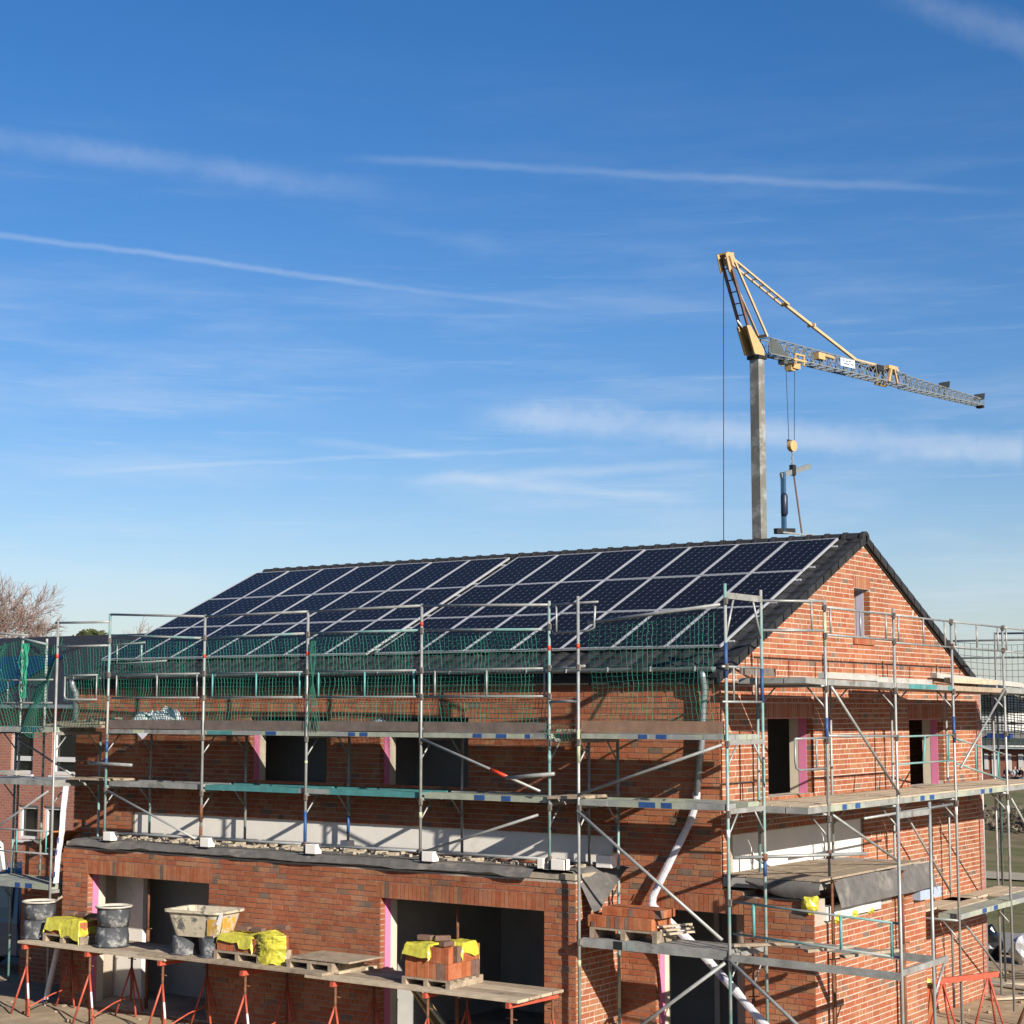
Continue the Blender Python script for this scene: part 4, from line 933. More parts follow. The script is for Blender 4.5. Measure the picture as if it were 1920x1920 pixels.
for i, (y, z, a, l) in enumerate(((-1.0,5.44,.05,1.5),(-.75,5.50,.09,1.7),(-.5,5.47,-.04,1.4))):
    b = MB(); b.obox((-13.4+.1*i,y,z+.02), V((l/2,0,a*.5)), V((0,.10,0)), V((0,0,.02))); tag(b.build('plank', M['wood']), ('lower','raised','rear')[i]+' plank laid across the upper deck beside the red banded left post', 'plank', 'planks at the upper left deck')
b = MB(); b.obox((-14.98,-1.15,4.50), V((.22,.02,0)), V((0,.12,0)), V((0,0,.045))); tag(b.build('concrete_block', M['concrete'], bevel=.01), 'pale concrete block on the left edge scaffold deck', 'block')
tim = [((1.45,5.75,6.26),(1.5,7.9,6.24),'woodlight','fresh yellow beam at the deck edge right of the gable'),((1.1,3.3,6.24),(1.15,5.6,6.22),'palebeam','pale grey board on the gable deck left of the third post'),((1.25,1.0,6.27),(1.3,2.9,6.25),'palebeam','pale grey board on the gable deck below the attic window'),((.9,6.5,6.36),(1.5,9.6,6.20),'palebeam','long whitish beam sloping down at the right end of the gable deck'),((.5,4.6,6.24),(.55,6.8,6.24),'woodbrown','brown beam on the gable deck close to the wall'),((.8,6.6,6.27),(1.0,8.2,6.22),'woodbrown','brown beam under the sloping whitish beam')]
for p, q, m, lb in tim: tag(bar_part('timber_beam', p, q, .14, .09, M[m]), lb, 'beam', 'beams on the gable deck')
YF = True
brick_stack(.72,5.0,.30,8,4,3,'plain brick stack on the ground beside the annexe end wall, topped with yellow film',.115,.24,.26)
STACKFILM = True

# ------------------------------------------------------------------ right hand trestle and ground things
rt2 = empty('trestle', (2.1,6.0,.3), 0, 'red steel trestle on the ground at the lower right corner', 'trestle')
P0, P1 = V((1.36,4.98,1.19)), V((1.94,6.42,1.19))
bar_part('crossbar', P0, P1, .06, .09, M['trestle'], rt2)
for s in (.12, .85):
    c = P0.lerp(P1, s)
    for dx, dy in ((-.2,-.2),(.2,.15),(0,.3)): tube_part('leg', [c, (c.x+dx,c.y+dy,.3)], .02, M['trestle'], rt2)
rt3 = empty('trestle', (2.6,7.6,.25), 0, 'rusty leaning trestle cut by the right edge of the photo', 'trestle')
for q in ((2.05,7.0,.2),(2.75,7.4,.2),(2.5,7.9,.2)): tube_part('leg', [(2.5,7.5,1.5), q], .03, M['rust'], rt3)

def gz(x, y):
    t = min(1, max(0, (y-2)/8)); t = t*t*(3-2*t); return .30*(1-t)
def bagshape(label, x, y, r, m, name, cat, seed, sq=.9):
    b = MB()
    for j in range(9): pass
    n, k = 16, 9; vs = []
    for j in range(k+1):
        ph = math.pi*j/k
        for i in range(n):
            t = 2*math.pi*i/n; d = V((math.sin(ph)*math.cos(t), math.sin(ph)*math.sin(t), math.cos(ph)))
            rr = r*(1+.28*noise.noise(d*2.2+V((seed,0,0)))+.1*noise.noise(d*6)); vs.append(V((x,y,gz(x,y)+r*sq*.85))+V((d.x*rr,d.y*rr,d.z*rr*sq)))
    b.add(vs, [(j*n+i, j*n+(i+1)%n, (j+1)*n+(i+1)%n, (j+1)*n+i) for j in range(k) for i in range(n)])
    return tag(b.build(name, M[m]), label, cat)
bagshape('shiny black rubbish bag on the ground behind the gable corner', -1.75,16.2,.36,'blackbag','rubbish_bag','bag',1.0,1.15)
bagshape('white film bundle on the ground behind the gable corner', -.75,16.0,.40,'whitefilm','foil_bundle','bundle',3.0,.9)
for i, (x, y) in enumerate(((.45,4.65),(1.0,5.3))):
    o = bagshape('yellow film lump on the plain brick stack beside the annexe, ' + ('nearer one','farther one')[i], x, y, .17, 'yellowfilm', 'film_bundle', 'bundle', 8.0+i, .7); o.location.z = 1.08-gz(x,y)-.08
for i, (x, y, z, r_) in enumerate(((1.46,.75,2.66,.16),(1.46,1.35,2.66,.14),(1.46,2.0,2.66,.12),(1.44,.02,2.86,.13))):
    o = bagshape('yellow film scrap on the annexe wall top, ' + ('near the corner','second from the corner','third from the corner','hanging at the corner under the felt')[i], x, y, r_, 'yellowfilm', 'film_bundle', 'bundle', 18.0+i, .55 if i < 3 else 1.2); o.location.z = z-gz(x,y)-r_*.4
bagshape('yellow film bundle on the ground at the gable corner', -1.75,15.1,.36,'yellowfilm','film_bundle','bundle',6.0,.9)
pallet(-.7,14.2,gz(-.7,14.2),2.2,1.0,'flat wooden pallet on the sand beside the bundles', .16)
for i, (x, y, a) in enumerate(((.2,12.9,.4),(-.3,12.5,-.2),(.9,11.5,.9))):
    b = MB(); b.bar((x-1.0*math.cos(a),y-1.0*math.sin(a),gz(x,y)+.04),(x+math.cos(a),y+math.sin(a),gz(x,y)+.05),.22,.04); tag(b.build('plank', M['woodlight']), ('first','second','third')[i]+' plank lying on the sand behind the gable scaffold, counted from the house' , 'plank', 'planks on the sand')

# ------------------------------------------------------------------ ground and far setting
def ground_mat(name, c1, c2, c3, scale):
    return mat(name, c1, .95, var=.25, scale=scale, second=c2, sec_scale=scale*.3, sec_lo=.45, sec_hi=.62, bump=.5, spec=.1, detail=9)
M['sand'] = ground_mat('sandy_ground', (.52,.40,.27), (.38,.285,.19), None, 2.2)
M['lowbounce'] = ground_mat('low_bounce_ground', (.075,.058,.042), (.05,.04,.03), None, 1.5)  # made-up dark tone, keeps bounce light off the shaded walls
M['rubble'] = brick_island('rubble_bits', [(0,(.42,.33,.23)),(.5,(.36,.27,.18)),(.72,(.38,.15,.08)),(.86,(.30,.28,.26))])
M['grass'] = ground_mat('dry_grass', (.17,.17,.075), (.27,.215,.125), None, .9)
M['asphalt'] = mat('asphalt', (.30,.285,.27), .9, var=.15, scale=3)
M['path'] = mat('gravel_path', (.46,.39,.29), .95, var=.15, scale=2)
M['mound'] = ground_mat('earth_mound', (.27,.20,.135), (.17,.15,.08), None, .9)
def sheet(name, x0, x1, y0, y1, nx, ny, dz, m, amp=.0):
    b = MB(); b.grid(lambda s, t: (lambda x, y: V((x, y, gz(x,y)+dz+amp*noise.noise(V((x*.9,y*.9,0)))+amp*.4*noise.noise(V((x*3.1,y*3.1,4))))))(x0+(x1-x0)*s, y0+(y1-y0)*t), nx, ny)
    return tag(b.build(name, M[m], smooth=True), kind='structure')
sheet('ground', -900, 900, 26, 1500, 20, 20, -.012, 'grass'); sheet('ground', -900, -60, -300, 25.99, 8, 30, -.012, 'grass'); sheet('ground', 60, 900, -300, 25.99, 8, 30, -.012, 'grass')
sheet('ground', -60, 60, -300, -6, 20, 20, 0, 'lowbounce'); sheet('ground', -60, 60, -6, 26, 300, 110, 0, 'sand', .05)  # unseen foreground added dark to cut bounce light; visible sand follows
sheet('road', -80, 60, 17.0, 20.6, 20, 2, .075, 'asphalt'); sheet('lawn', -80, 60, 20.6, 60, 40, 20, .070, 'grass', .02); sheet('path', -80, 60, 33.5, 36.0, 20, 2, .13, 'path')
b = MB(); b.grid(lambda s, t: V((-60+75*s, 46+26*t, 1.25*math.sin(t*math.pi)*(.7+.5*noise.noise(V((s*14,t*2,0))))-.05)), 60, 14); tag(b.build('earth_mound', M['mound'], smooth=True), kind='structure')
b = MB()
for i in range(300):
    x = rnd.choice((rnd.uniform(-15,-1.5), rnd.uniform(.2,3.5), rnd.uniform(.2,3.5))); y = rnd.uniform(-3.6,-1.5) if x < 0 else rnd.uniform(4.6,15)
    s = .012+.06*rnd.random()**2; a = rnd.uniform(0,3)
    b.obox((x,y,gz(x,y)+s*.3), V((math.cos(a)*s,math.sin(a)*s,rnd.uniform(-.01,.01))), V((-math.sin(a)*s*.6,math.cos(a)*s*.6,.005)), V((0,0,s*.45)))
tag(b.build('rubble', M['rubble']), 'broken brick bits and rubble scattered on the sand', 'rubble', kind='stuff')
for i, (x, y) in enumerate(((-3.3,24.5),(-.3,24.5),(2.7,24.5),(-15.0,44.0),(-11.0,44.0))):
    o = tube_part('fence_post', [(x,y,.05),(x,y,1.75 if i < 3 else 1.9)], .04, M['greenpost']); tag(o, 'green fence post ' + ('by the road, leftmost','by the road, middle','by the road, rightmost','before the earth mound, left','before the earth mound, right')[i], 'fence post', 'green fence posts')
# low red brick building far right, with people before it
sch = empty('brick_building', (-30,118,0), 0, 'long low brick building with white window strips far behind on the right', 'building')
box_part('wall', (-60,112,0), (0,124,2.45), M['schoolbrick'], sch); box_part('roof', (-60.6,111.3,2.82), (.6,125,3.36), M['sheetmetal'], sch); box_part('gutter', (-60.7,111.15,2.56), (.7,111.28,2.76), M['alu'], sch); box_part('parapet', (-50,114,3.37), (-2,118,3.92), M['concrete'], sch)
for i, (x, hw_, zb_) in enumerate(((-38.6,.2,.8),(-37.2,.3,.8),(-35.78,.15,.9),(-35.05,.27,.35),(-33.92,.17,.8),(-32.98,.19,.8),(-31.9,.2,.8),(-30.5,.2,.8))):
    box_part('window', (x-hw_,111.93,zb_), (x+hw_,111.99,2.2), M['white'], sch)
tp = box_part('tarp', (-36.1,113.2,3.37), (-34.2,113.9,3.72), M['bluetarp']); tag(tp, 'blue tarpaulin on the roof edge of the low brick building', 'tarp')
# second far house behind the net on the right
fh = empty('far_house', (-44,150,0), 0, 'distant pale gabled house with dark roof seen through the right net', 'house')
box_part('wall', (-54,150,0), (-47,158,5.4), M['white'], fh); b = MB(); b.add([(-54.4,149.6,5.4),(-46.6,149.6,5.4),(-46.6,158.4,5.4),(-54.4,158.4,5.4),(-50.5,149.6,8.2),(-50.5,158.4,8.2)],[(0,1,4),(2,3,5),(1,2,5,4),(3,0,4,5)]); b.build('roof', M['tile'], fh)

def person(label, x, y, z, rz, top_m, sit=True):
    o = empty('person', (x,y,z), rz, label, 'person', 'people resting before the low building')
    c, s = math.cos(rz), math.sin(rz)
    def sk(name, vs, es, rs, m):
        me = bpy.data.meshes.new(name); me.from_pydata(vs, es, []); me.materials.append(M[m]); ob = new_obj(name, me); ob.parent = o
        md = ob.modifiers.new('skin', 'SKIN'); sv = me.skin_vertices[0].data if me.skin_vertices else None
        if sv is None:
            return ob
        for i, r_ in enumerate(rs): sv[i].radius = (r_, r_)
        sv[0].use_root = True
        ob.modifiers.new('sub', 'SUBSURF').levels = 1; ob.modifiers['sub'].render_levels = 1
        return ob
    hip = .45 if sit else .9
    vs = [(0,0,hip),(0,.02,hip+.25),(0,.03,hip+.48),(0,.02,hip+.58),(0,0,hip+.68),(0,0,hip+.80),
          (.18,.03,hip+.46),(.24,-.02,hip+.20),(.14,-.24,hip+.10),(-.18,.03,hip+.46),(-.24,-.02,hip+.20),(-.14,-.24,hip+.10),
          (.10,-.02,hip-.02),(.12,-.42 if sit else -.03,hip+.02 if sit else hip-.42),(.12,-.44 if sit else 0,.08),(.12,-.56 if sit else -.13,.04),
          (-.10,-.02,hip-.02),(-.12,-.42 if sit else -.03,hip+.02 if sit else hip-.42),(-.12,-.44 if sit else 0,.08),(-.12,-.56 if sit else -.13,.04)]
    es = [(0,1),(1,2),(2,3),(3,4),(4,5),(2,6),(6,7),(7,8),(2,9),(9,10),(10,11),(0,12),(12,13),(13,14),(14,15),(0,16),(16,17),(17,18),(18,19)]
    rs = [.15,.15,.15,.06,.09,.08,.07,.05,.035,.07,.05,.035,.10,.075,.05,.04,.10,.075,.05,.04]
    me = bpy.data.meshes.new('body'); me.from_pydata(vs, es, []); me.materials.append(M['skin'])
    ob = new_obj('body', me); ob.parent = o
    ob.modifiers.new('skin', 'SKIN')
    if not me.skin_vertices: 
        return o
    for i, r_ in enumerate(rs): me.skin_vertices[0].data[i].radius = (r_, r_)
    me.skin_vertices[0].data[0].use_root = True
    sb = ob.modifiers.new('sub', 'SUBSURF'); sb.levels = 1; sb.render_levels = 1
    dg = bpy.context.evaluated_depsgraph_get(); ev = ob.evaluated_get(dg); m2 = bpy.data.meshes.new_from_object(ev)
    ob.modifiers.clear(); ob.data = m2; m2.name = 'body'; m2.materials.clear()
    for mm in ('skin', top_m, 'navy', 'hair'): m2.materials.append(M[mm])
    for p in m2.polygons:
        zc, yc = p.center.z, p.center.y
        if zc > hip+.70 and (yc > .02 or zc > hip+.80): p.material_index = 3
        elif zc > hip+.56: p.material_index = 0
        elif zc > hip+.04 and not (yc < -.17): p.material_index = 1
        elif zc > hip+.05: p.material_index = 0
        else: p.material_index = 2
        p.use_smooth = True
    return o
person('dark clothed seated person, rightmost of the group before the far low building', -32.25,109.7,0,R(-25),'blackcloth')
person('seated person in a light top between two dark clothed persons far behind', -32.78,109.9,0,R(20),'lightcloth')
person('dark clothed seated person left of the one in a light top', -33.45,109.9,0,R(10),'navy')
box_part('bench', (-34.2,109.85,.0), (-31.2,110.6,.42), M['concrete']); tag(bpy.data.objects['bench'], 'low concrete bench before the far brick building', 'bench')

# neighbour house
nh = empty('brick_house', (-38,13.8,0), 0, 'pinkish brick house with white window frames and dark roof behind the left scaffold', 'house')
NF = (V((0,13.8,0)), EX, -EY)
NW = [(-33.55,-32.45,3.62,5.05), (-31.55,-30.2,3.62,5.05), (-33.10,-32.12,1.52,2.62), (-31.86,-31.0,1.52,2.62)]
mb = MB(); wall_volume(mb, NF, [0, 5.85], lambda z: (-48,-29.6), NW, 0, .35); w = mb.build('wall', M['pinkbrick'], nh)
for u0, u1, z0, z1 in NW:
    b = MB(); t = .11
    for a in ((u0,u1,z0,z0+t),(u0,u1,z1-t,z1),(u0,u0+t,z0+t,z1-t),(u1-t,u1,z0+t,z1-t)): fbox(b, NF, a[0],a[1],a[2],a[3],-.15,-.08)
    if z0 > 3: fbox(b, NF, u0+t,u1-t,z0+.42,z0+.57,-.15,-.08)
    wf = b.build('window', M['white'], nh); bb = MB(); fbox(bb, NF, u0+.05,u1-.05,z0+.05,z1-.05,-.20,-.16); bb.build('pane', M['glass'], wf)
    bb = MB(); fbox(bb, NF, u0-.05,u1+.05,z0-.09,z0-.01,-.05,.08); bb.build('sill', M['white'], nh)
b = MB(); yr, zr = 18.6, 8.35
b.add([(-48.5,13.4,5.80),(-29.3,13.4,5.80),(-29.3,yr,zr),(-48.5,yr,zr),(-48.5,23.8,5.8),(-29.3,23.8,5.8)], [(0,1,2,3),(3,2,5,4)]); b.add([(-29.6,13.8,5.8),(-29.6,23.4,5.8),(-29.6,yr,8.25)],[(0,1,2)])
b.add([(-48.5,13.4,5.72),(-29.3,13.4,5.72),(-29.3,13.4,5.80),(-48.5,13.4,5.80)],[(0,1,2,3)]); b.build('roof', M['tile'], nh)
b = MB(); b.add([(-48,14.2,6.26),(-34.6,14.2,6.26),(-34.6,16.9,7.58),(-48,16.9,7.58)],[(0,1,2,3)]); b.build('solar_array', M['solardark'], nh)
box_part('wall', (-47.9,14.2,0), (-29.62,23.4,5.75), M['pinkbrick'], nh)
box_part('gutter', (-48.5,13.22,5.74), (-29.3,13.38,5.86), M['zinc'], nh)
tag(bar_part('board', (-15.3,.2,2.95), (-14.3,-.2,3.35), .8, .03, M['orangetarp']), 'rusty orange board leaning beside the left annexe roof', 'board')
b = MB(); b.grid(lambda s, t: V((-15.95+1.4*s, -.12+.5*t, 3.08+.10*math.sin(s*5+1)*(1-t)-.05*(1-t))), 14, 5); o = b.build('roofing_felt', M['membrane'], smooth=True); tag(o, 'wavy grey felt strip on top of the left annexe wall', 'felt')

# van at the left edge
vn = empty('van', (-17.4,2.5,.3), 0, 'dark blue van parked at the left edge behind the scaffold', 'van')
prof = [(0,.35),(0,1.05),(.12,1.75),(.35,2.12),(3.2,2.14),(3.9,1.4),(4.7,1.1),(4.8,.4)]
b = MB(); n = len(prof)
vs = [(x, .3+y, GZ+z) for x in (-18.3,-16.42) for y, z in prof]; vs += [(x, .3+y, GZ+z+.0) for x in (-18.2,-16.52) for y, z in prof]
b.add([(-18.3 + (.12 if z > 1.2 else 0), .3+y, GZ+z) for y, z in prof] + [(-16.42-(.12 if z > 1.2 else 0), .3+y, GZ+z) for y, z in prof], [tuple(range(n)), tuple(reversed(range(n, 2*n)))] + [(i, n+i, n+(i+1)%n, (i+1)%n) for i in range(n)])
b.build('body', M['carblue'], vn, bevel=.06)
b = MB(); b.add([(-18.05,.30+.005,GZ+1.15),(-16.67,.305,GZ+1.15),(-16.75,.43,GZ+1.85),(-17.97,.43,GZ+1.85)],[(0,1,2,3)]); b.v = [(x,y-.02,z) for x,y,z in b.v]; b.build('window', M['glass'], vn)
for x in (-18.2,-16.5):
    for y in (1.1,4.2):
        b = MB(); b.tube([(x-.1,y,GZ+.33),(x+.1,y,GZ+.33)], .33, 16); b.build('wheel', M['dark'], vn)

# ------------------------------------------------------------------ trees
def bare_tree(label, x, y, h, spread, seed, levels=5, twig=True):
    rr = random.Random(seed); o = empty('bare_tree', (x,y,0), 0, label, 'tree'); tb_, cb = MB(), MB()
    def grow(p, d, ln, r, lv):
        q = p; pts = [p]; rs = [r]; dd = d.copy()
        for i in range(3):
            dd = (dd + V((rr.uniform(-.16,.16), rr.uniform(-.16,.16), rr.uniform(-.02,.12)))).normalized(); q = q + dd*ln/3; pts.append(q); rs.append(r*(1-.15*(i+1)))
        (tb_ if lv >= levels-1 else cb).tube(pts, rs, 5 if lv > 2 else 3, caps=False)
        if lv == 0: return
        for k in range(rr.choice((3,4)) if lv < levels else 4):
            a = rr.uniform(.25,.75); ax = V((rr.uniform(-1,1), rr.uniform(-1,1), rr.uniform(-.3,.3))).normalized()
            nd = (Matrix.Rotation(a*spread, 3, ax) @ dd).normalized(); st = pts[rr.choice((2,3))] if lv < levels else pts[3]
            grow(st, nd, ln*rr.uniform(.62,.82), max(.014, r*.55), lv-1)
    grow(V((x,y,0)), V((0,0,1)), h*.30, h*.018, levels)
    tb_.build('trunk', M['bark'], o); cb.build('crown', M['twig'], o); return o
bare_tree('big bare tree with pinkish twigs above the roof at the left edge', -65.2,37.3,14.6,1.15,4,7)
bare_tree('second bare tree right of the big one, behind the neighbour roof', -59.5,41.5,10.5,1.15,15,6)
bare_tree('small bare tree behind the solar roof corner on the left', -47,33,8.0,1.1,22,5)
def leafy(label, name, x, y, z, rx, rz_, n, m, seed, size, trunk=True):
    rr = random.Random(seed); o = empty(name, (x,y,0), 0, label, 'tree'); b = MB()
    if trunk: tube_part('trunk', [(x,y,0),(x,y,z+rz_*.5)], [.16,.06], M['bark'], o)
    for i in range(n):
        while True:
            d = V((rr.uniform(-1,1), rr.uniform(-1,1), rr.uniform(-1,1)))
            if .2 < d.length < 1 and noise.noise(d*2.3+V((seed,0,0))) > -.22: break
        c = V((x+d.x*rx, y+d.y*rx, z+d.z*rz_)); s = size*rr.uniform(.6,1.4)
        u = V((rr.uniform(-1,1), rr.uniform(-1,1), rr.uniform(-1,1))).normalized(); w2 = u.orthogonal().normalized()
        b.add([c-u*s-w2*s*.5, c+u*s-w2*s*.3, c+u*s*.8+w2*s*.5, c-u*s*.7+w2*s*.4], [(0,1,2,3)])
    b.build('crown', M[m], o); return o
leafy('small dark evergreen tree top behind the left scaffold', 'evergreen_tree', -41.7,24.3,7.6,1.25,1.35,2600,'needles',3,.11)
leafy('green hedge tree below the evergreen on the left', 'evergreen_tree', -44.5,26.5,6.3,2.4,1.2,2600,'needles',8,.14)
# far woods as masses
def wood(label, pts, seed, n, size, hmax):
    rr = random.Random(seed); b = MB()
    for i in range(n):
        k = rr.random()*(len(pts)-1); j = int(k); p = V(pts[j]).lerp(V(pts[j+1]), k-j)
        top = hmax*(.62+.38*noise.noise(V((p.x*.09, p.y*.09, seed)))+.15*noise.noise(V((p.x*.5,p.y*.5,seed))))
        c = p + V((rr.uniform(-3,3), rr.uniform(-3,3), top*math.sqrt(rr.random()))); s = size*rr.uniform(.5,1.3)
        u = V((rr.uniform(-1,1), rr.uniform(-1,1), rr.uniform(-.6,1))).normalized(); w2 = u.orthogonal().normalized()
        b.add([c-u*s-w2*s*.4, c+u*s-w2*s*.2, c+u*s*.8+w2*s*.4, c-u*s*.7+w2*s*.3], [(0,1,2,3)])
    tag(b.build('far_wood', M['scrub']), label, 'wood', kind='stuff')
wood('grey brown line of far trees behind the roofs', [(-230,90,0),(-150,150,0),(-90,190,0),(-60,205,0),(0,190,0)], 3, 16000, .75, 11.0)
wood('grey brown thicket behind the left scaffold', [(-75,30,0),(-62,47,0),(-52,52,0),(-45,60,0)], 6, 4200, .32, 8.2)

wood('dry scrub on the earth mound behind the house', [(-40,56,.2),(-20,55,.2),(-8,53,.2),(4,50,.2)], 9, 6000, .17, 2.1)
# ------------------------------------------------------------------ crane
CM = V((-27.667,56.494,0)); CJ = V((.18825,.98212,0)).normalized(); CN = V((CJ.y,-CJ.x,0))      # CN points to the lit right hand side
cp = lambda s, z, n=0.0: CM + CJ*s + CN*n + V((0,0,z))
cr = empty('tower_crane', (CM.x,CM.y,0), 0, 'yellow and grey fast erecting tower crane with lattice jib behind the roof', 'crane')
b = MB(); hw, hd = .335, .24
cor = [(-hd,-hw+.06),(-hd+.05,-hw),(hd-.05,-hw),(hd,-hw+.06),(hd,hw-.06),(hd-.05,hw),(-hd+.05,hw),(-hd,hw-.06)]
vs = [cp(s, z, n) for z in (0.0, 23.95) for s, n in cor]; b.add(vs, [(i,(i+1)%8,8+(i+1)%8,8+i) for i in range(8)] + [tuple(range(8,16))]); b.build('mast', M['mast'], cr)
b = MB(); b.obox(cp(0,24.0), CJ*.34, CN*.40, V((0,0,.09))); b.build('slewing_ring', M['dark'], cr)
b = MB()
for n in (-.30, .30):
    vs = [cp(s, z, n+dn) for dn in (-.05,.05) for s, z in ((-.62,24.1),(.22,24.1),(.15,24.45),(-.95,25.55),(-1.25,25.5))]
    b.add(vs, [(0,1,2,3,4),(9,8,7,6,5)] + [(i,5+i,5+(i+1)%5,(i+1)%5) for i in range(5)])
b.add([cp(.2,24.4,-.27),cp(.2,24.4,.27),cp(-.98,25.5,.27),cp(-.98,25.5,-.27)],[(0,1,2,3)])
b.build('turntable_head', M['craneyellow'], cr); 
tube_part('arm', [cp(-1.2,25.45), cp(-1.6,25.75)], .05, M['white'], cr)
APX = (-2.5, 28.95)
b = MB(); 
for n in (-.26,.26): b.bar(cp(-1.05,25.5,n), cp(APX[0]-.1,APX[1],n), .10, .16)
for k in range(7): s = k/6; p = cp(-1.05,25.5).lerp(cp(APX[0]-.1,APX[1]), s); b.bar(p-CN*.26, p+CN*.26, .05, .05)
b.build('strut', M['strap'], cr)
b = MB()
for n in (-.28,.28): b.bar(cp(.55,25.2,n), cp(APX[0]+.25,APX[1],n), .09, .12)
b.bar(cp(.55,25.25,-.3), cp(.55,25.25,.3), .12, .14); b.build('strut', M['cranetan'], cr)
b = MB()
for n in (-.28,.28):
    vs = [cp(s, z, n+dn) for dn in (-.03,.03) for s, z in ((-2.88,29.05),(-2.2,29.2),(-2.15,28.7),(-2.55,28.1))]
    b.add(vs, [(0,1,2,3),(7,6,5,4)]+[(i,4+i,4+(i+1)%4,(i+1)%4) for i in range(4)])
b.bar(cp(-2.5,29.1,-.30), cp(-2.5,29.1,.30), .4, .10); b.build('apex_head', M['craneyellow'], cr)
b = MB()
for n in (-.2,.2): b.bar(cp(-2.0,28.85,n), cp(4.2,26.9-.75,n) if False else cp(2.6,27.25,n), .09, .10)
for k in range(8): p = cp(-2.0,28.85).lerp(cp(2.6,27.25), k/7.3); b.bar(p-CN*.2, p+CN*.2, .07, .06)
b.bar(cp(2.4,27.32), cp(9.2,25.13), .14, .15); b.bar(cp(9.1,25.15), cp(13.2,25.12), .18, .18)
b.obox(cp(4.9,26.52), CJ*.06, CN*.25, V((0,0,.08)))
b.build('tie_bar', M['cranetan'], cr)
# jib: inner lattice, outer lattice
def lattice(s0, s1, zb_, zt0, zt1, hw_, n, r, nm):
    b = MB()
    for sd in (-1, 1): b.bar(cp(s0,zb_,sd*hw_), cp(s1,zb_,sd*hw_), r*2.6, r*2.6)
    for sd in (-1, 1): b.bar(cp(s0,zt0,sd*hw_*.85), cp(s1,zt1,sd*hw_*.85), r*2, r*2)
    for k in range(n+1):
        f_ = k/n; s = s0+(s1-s0)*f_; zt = zt0+(zt1-zt0)*f_
        for sd in (-1, 1):
            b.bar(cp(s,zb_,sd*hw_), cp(s,zt,sd*hw_*.85), r*1.8, r*1.8)
            if k < n:
                s2 = s0+(s1-s0)*(k+1)/n; zt2 = zt0+(zt1-zt0)*(k+1)/n
                b.bar(cp(s,zb_,sd*hw_), cp(s2,zt2,sd*hw_*.85), r*1.3, r*1.3); b.bar(cp(s,zt,sd*hw_*.85), cp(s2,zb_,sd*hw_), r*1.3, r*1.3)
        b.bar(cp(s,zb_,-hw_), cp(s,zb_,hw_), r*1.8, r*1.8)
        if k < n: b.bar(cp(s,zb_,-hw_), cp(s0+(s1-s0)*(k+1)/n,zb_,hw_), r*1.2, r*1.2)
        b.bar(cp(s,zt,-hw_*.85), cp(s,zt,hw_*.85), r*1.5, r*1.5)
    return b.build(nm, M['cranegrey'], cr)
lattice(.7, 13.6, 24.3, 25.15, 24.98, .36, 17, .026, 'jib'); lattice(13.6, 22.2, 24.22, 24.92, 24.58, .30, 14, .022, 'jib')
b = MB(); vs = [cp(s, z, n) for n in (.365,.40) for s, z in ((.72,24.32),(2.3,24.34),(1.0,25.1),(.72,25.15))]; b.add(vs, [(0,1,2,3),(7,6,5,4)]+[(i,4+i,4+(i+1)%4,(i+1)%4) for i in range(4)]); b.build('gusset_plate', M['sheetmetal'], cr)
b = MB()
for n in (-.42,.42):
    b.bar(cp(11.6,24.25,n), cp(11.9,25.1,n), .14, .14); b.bar(cp(12.5,24.25,n), cp(12.2,25.1,n), .10, .10)
b.bar(cp(11.5,24.22,-.42), cp(12.6,24.22,-.42), .10, .10); b.obox(cp(12.1,25.12), CJ*.45, CN*.46, V((0,0,.10))); b.build('jib_joint', M['craneyellow'], cr)
b = MB(); b.obox(cp(10.9,24.95,.1), CJ*.32, CN*.30, V((0,0,.16))); b.build('winch_box', M['dark'], cr)
b = MB(); b.obox(cp(5.0,24.75,.38), CJ*.3, CN*.2, V((0,0,.18))); b.tube([cp(5.1,24.9,.4), cp(6.3,24.85,.4)], .1, 8); b.build('winch', M['craneyellow'], cr)
sg = MB(); sg.obox(cp(7.6,24.75,.42), CJ*.68, CN*.02, V((0,0,.23))); sgo = sg.build('sign', M['signpale'], cr)
sg = MB()
for s, z, l in ((7.2,24.86,.12),(7.5,24.82,.10),(7.8,24.86,.12),(7.5,24.68,.3),(8.0,24.70,.15)): sg.obox(cp(s,z,.445), CJ*l*.8, CN*.004, V((0,0,.025)))
sg.build('sign_print', M['blue'], sgo)
for s, z in ((18.0,24.93),(21.95,24.72)):
    b = MB(); b.obox(cp(s,z,.25), CJ*.50+V((0,0,.02)), CN*.42, V((0,0,.02))+CN*.0); 
    b = MB(); c = cp(s,z,.1); b.obox(c, CN*.38, V((0,0,.20))+CJ*.05, CJ*.015); b.build('wind_plate', M['sheetmetal'], cr)
    tube_part('bracket', [cp(s,24.3,.1), cp(s,z,.1)], .03, M['dark'], cr)
b = MB(); b.obox(cp(22.2,24.15), CJ*.15, CN*.2, V((0,0,.08))); b.build('jib_tip', M['dark'], cr)
b = MB()
for n in (-.45,.45):
    b.bar(cp(2.6,24.25,n), cp(3.7,24.25,n), .10, .10); b.bar(cp(2.7,24.55,n), cp(3.6,24.55,n), .09, .09)
    for s in (2.75,3.5): b.bar(cp(s,24.0,n), cp(s,24.6,n), .09, .09)
b.obox(cp(3.1,23.98), CJ*.30, CN*.30, V((0,0,.16))); b.obox(cp(2.9,23.85), CJ*.18, CN*.20, V((0,0,.14))); b.build('trolley', M['craneyellow'], cr)
b = MB(); b.obox(cp(2.25,24.1), CJ*.15, CN*.2, V((0,0,.12))); b.build('trolley_sensor', M['sheetmetal'], cr)
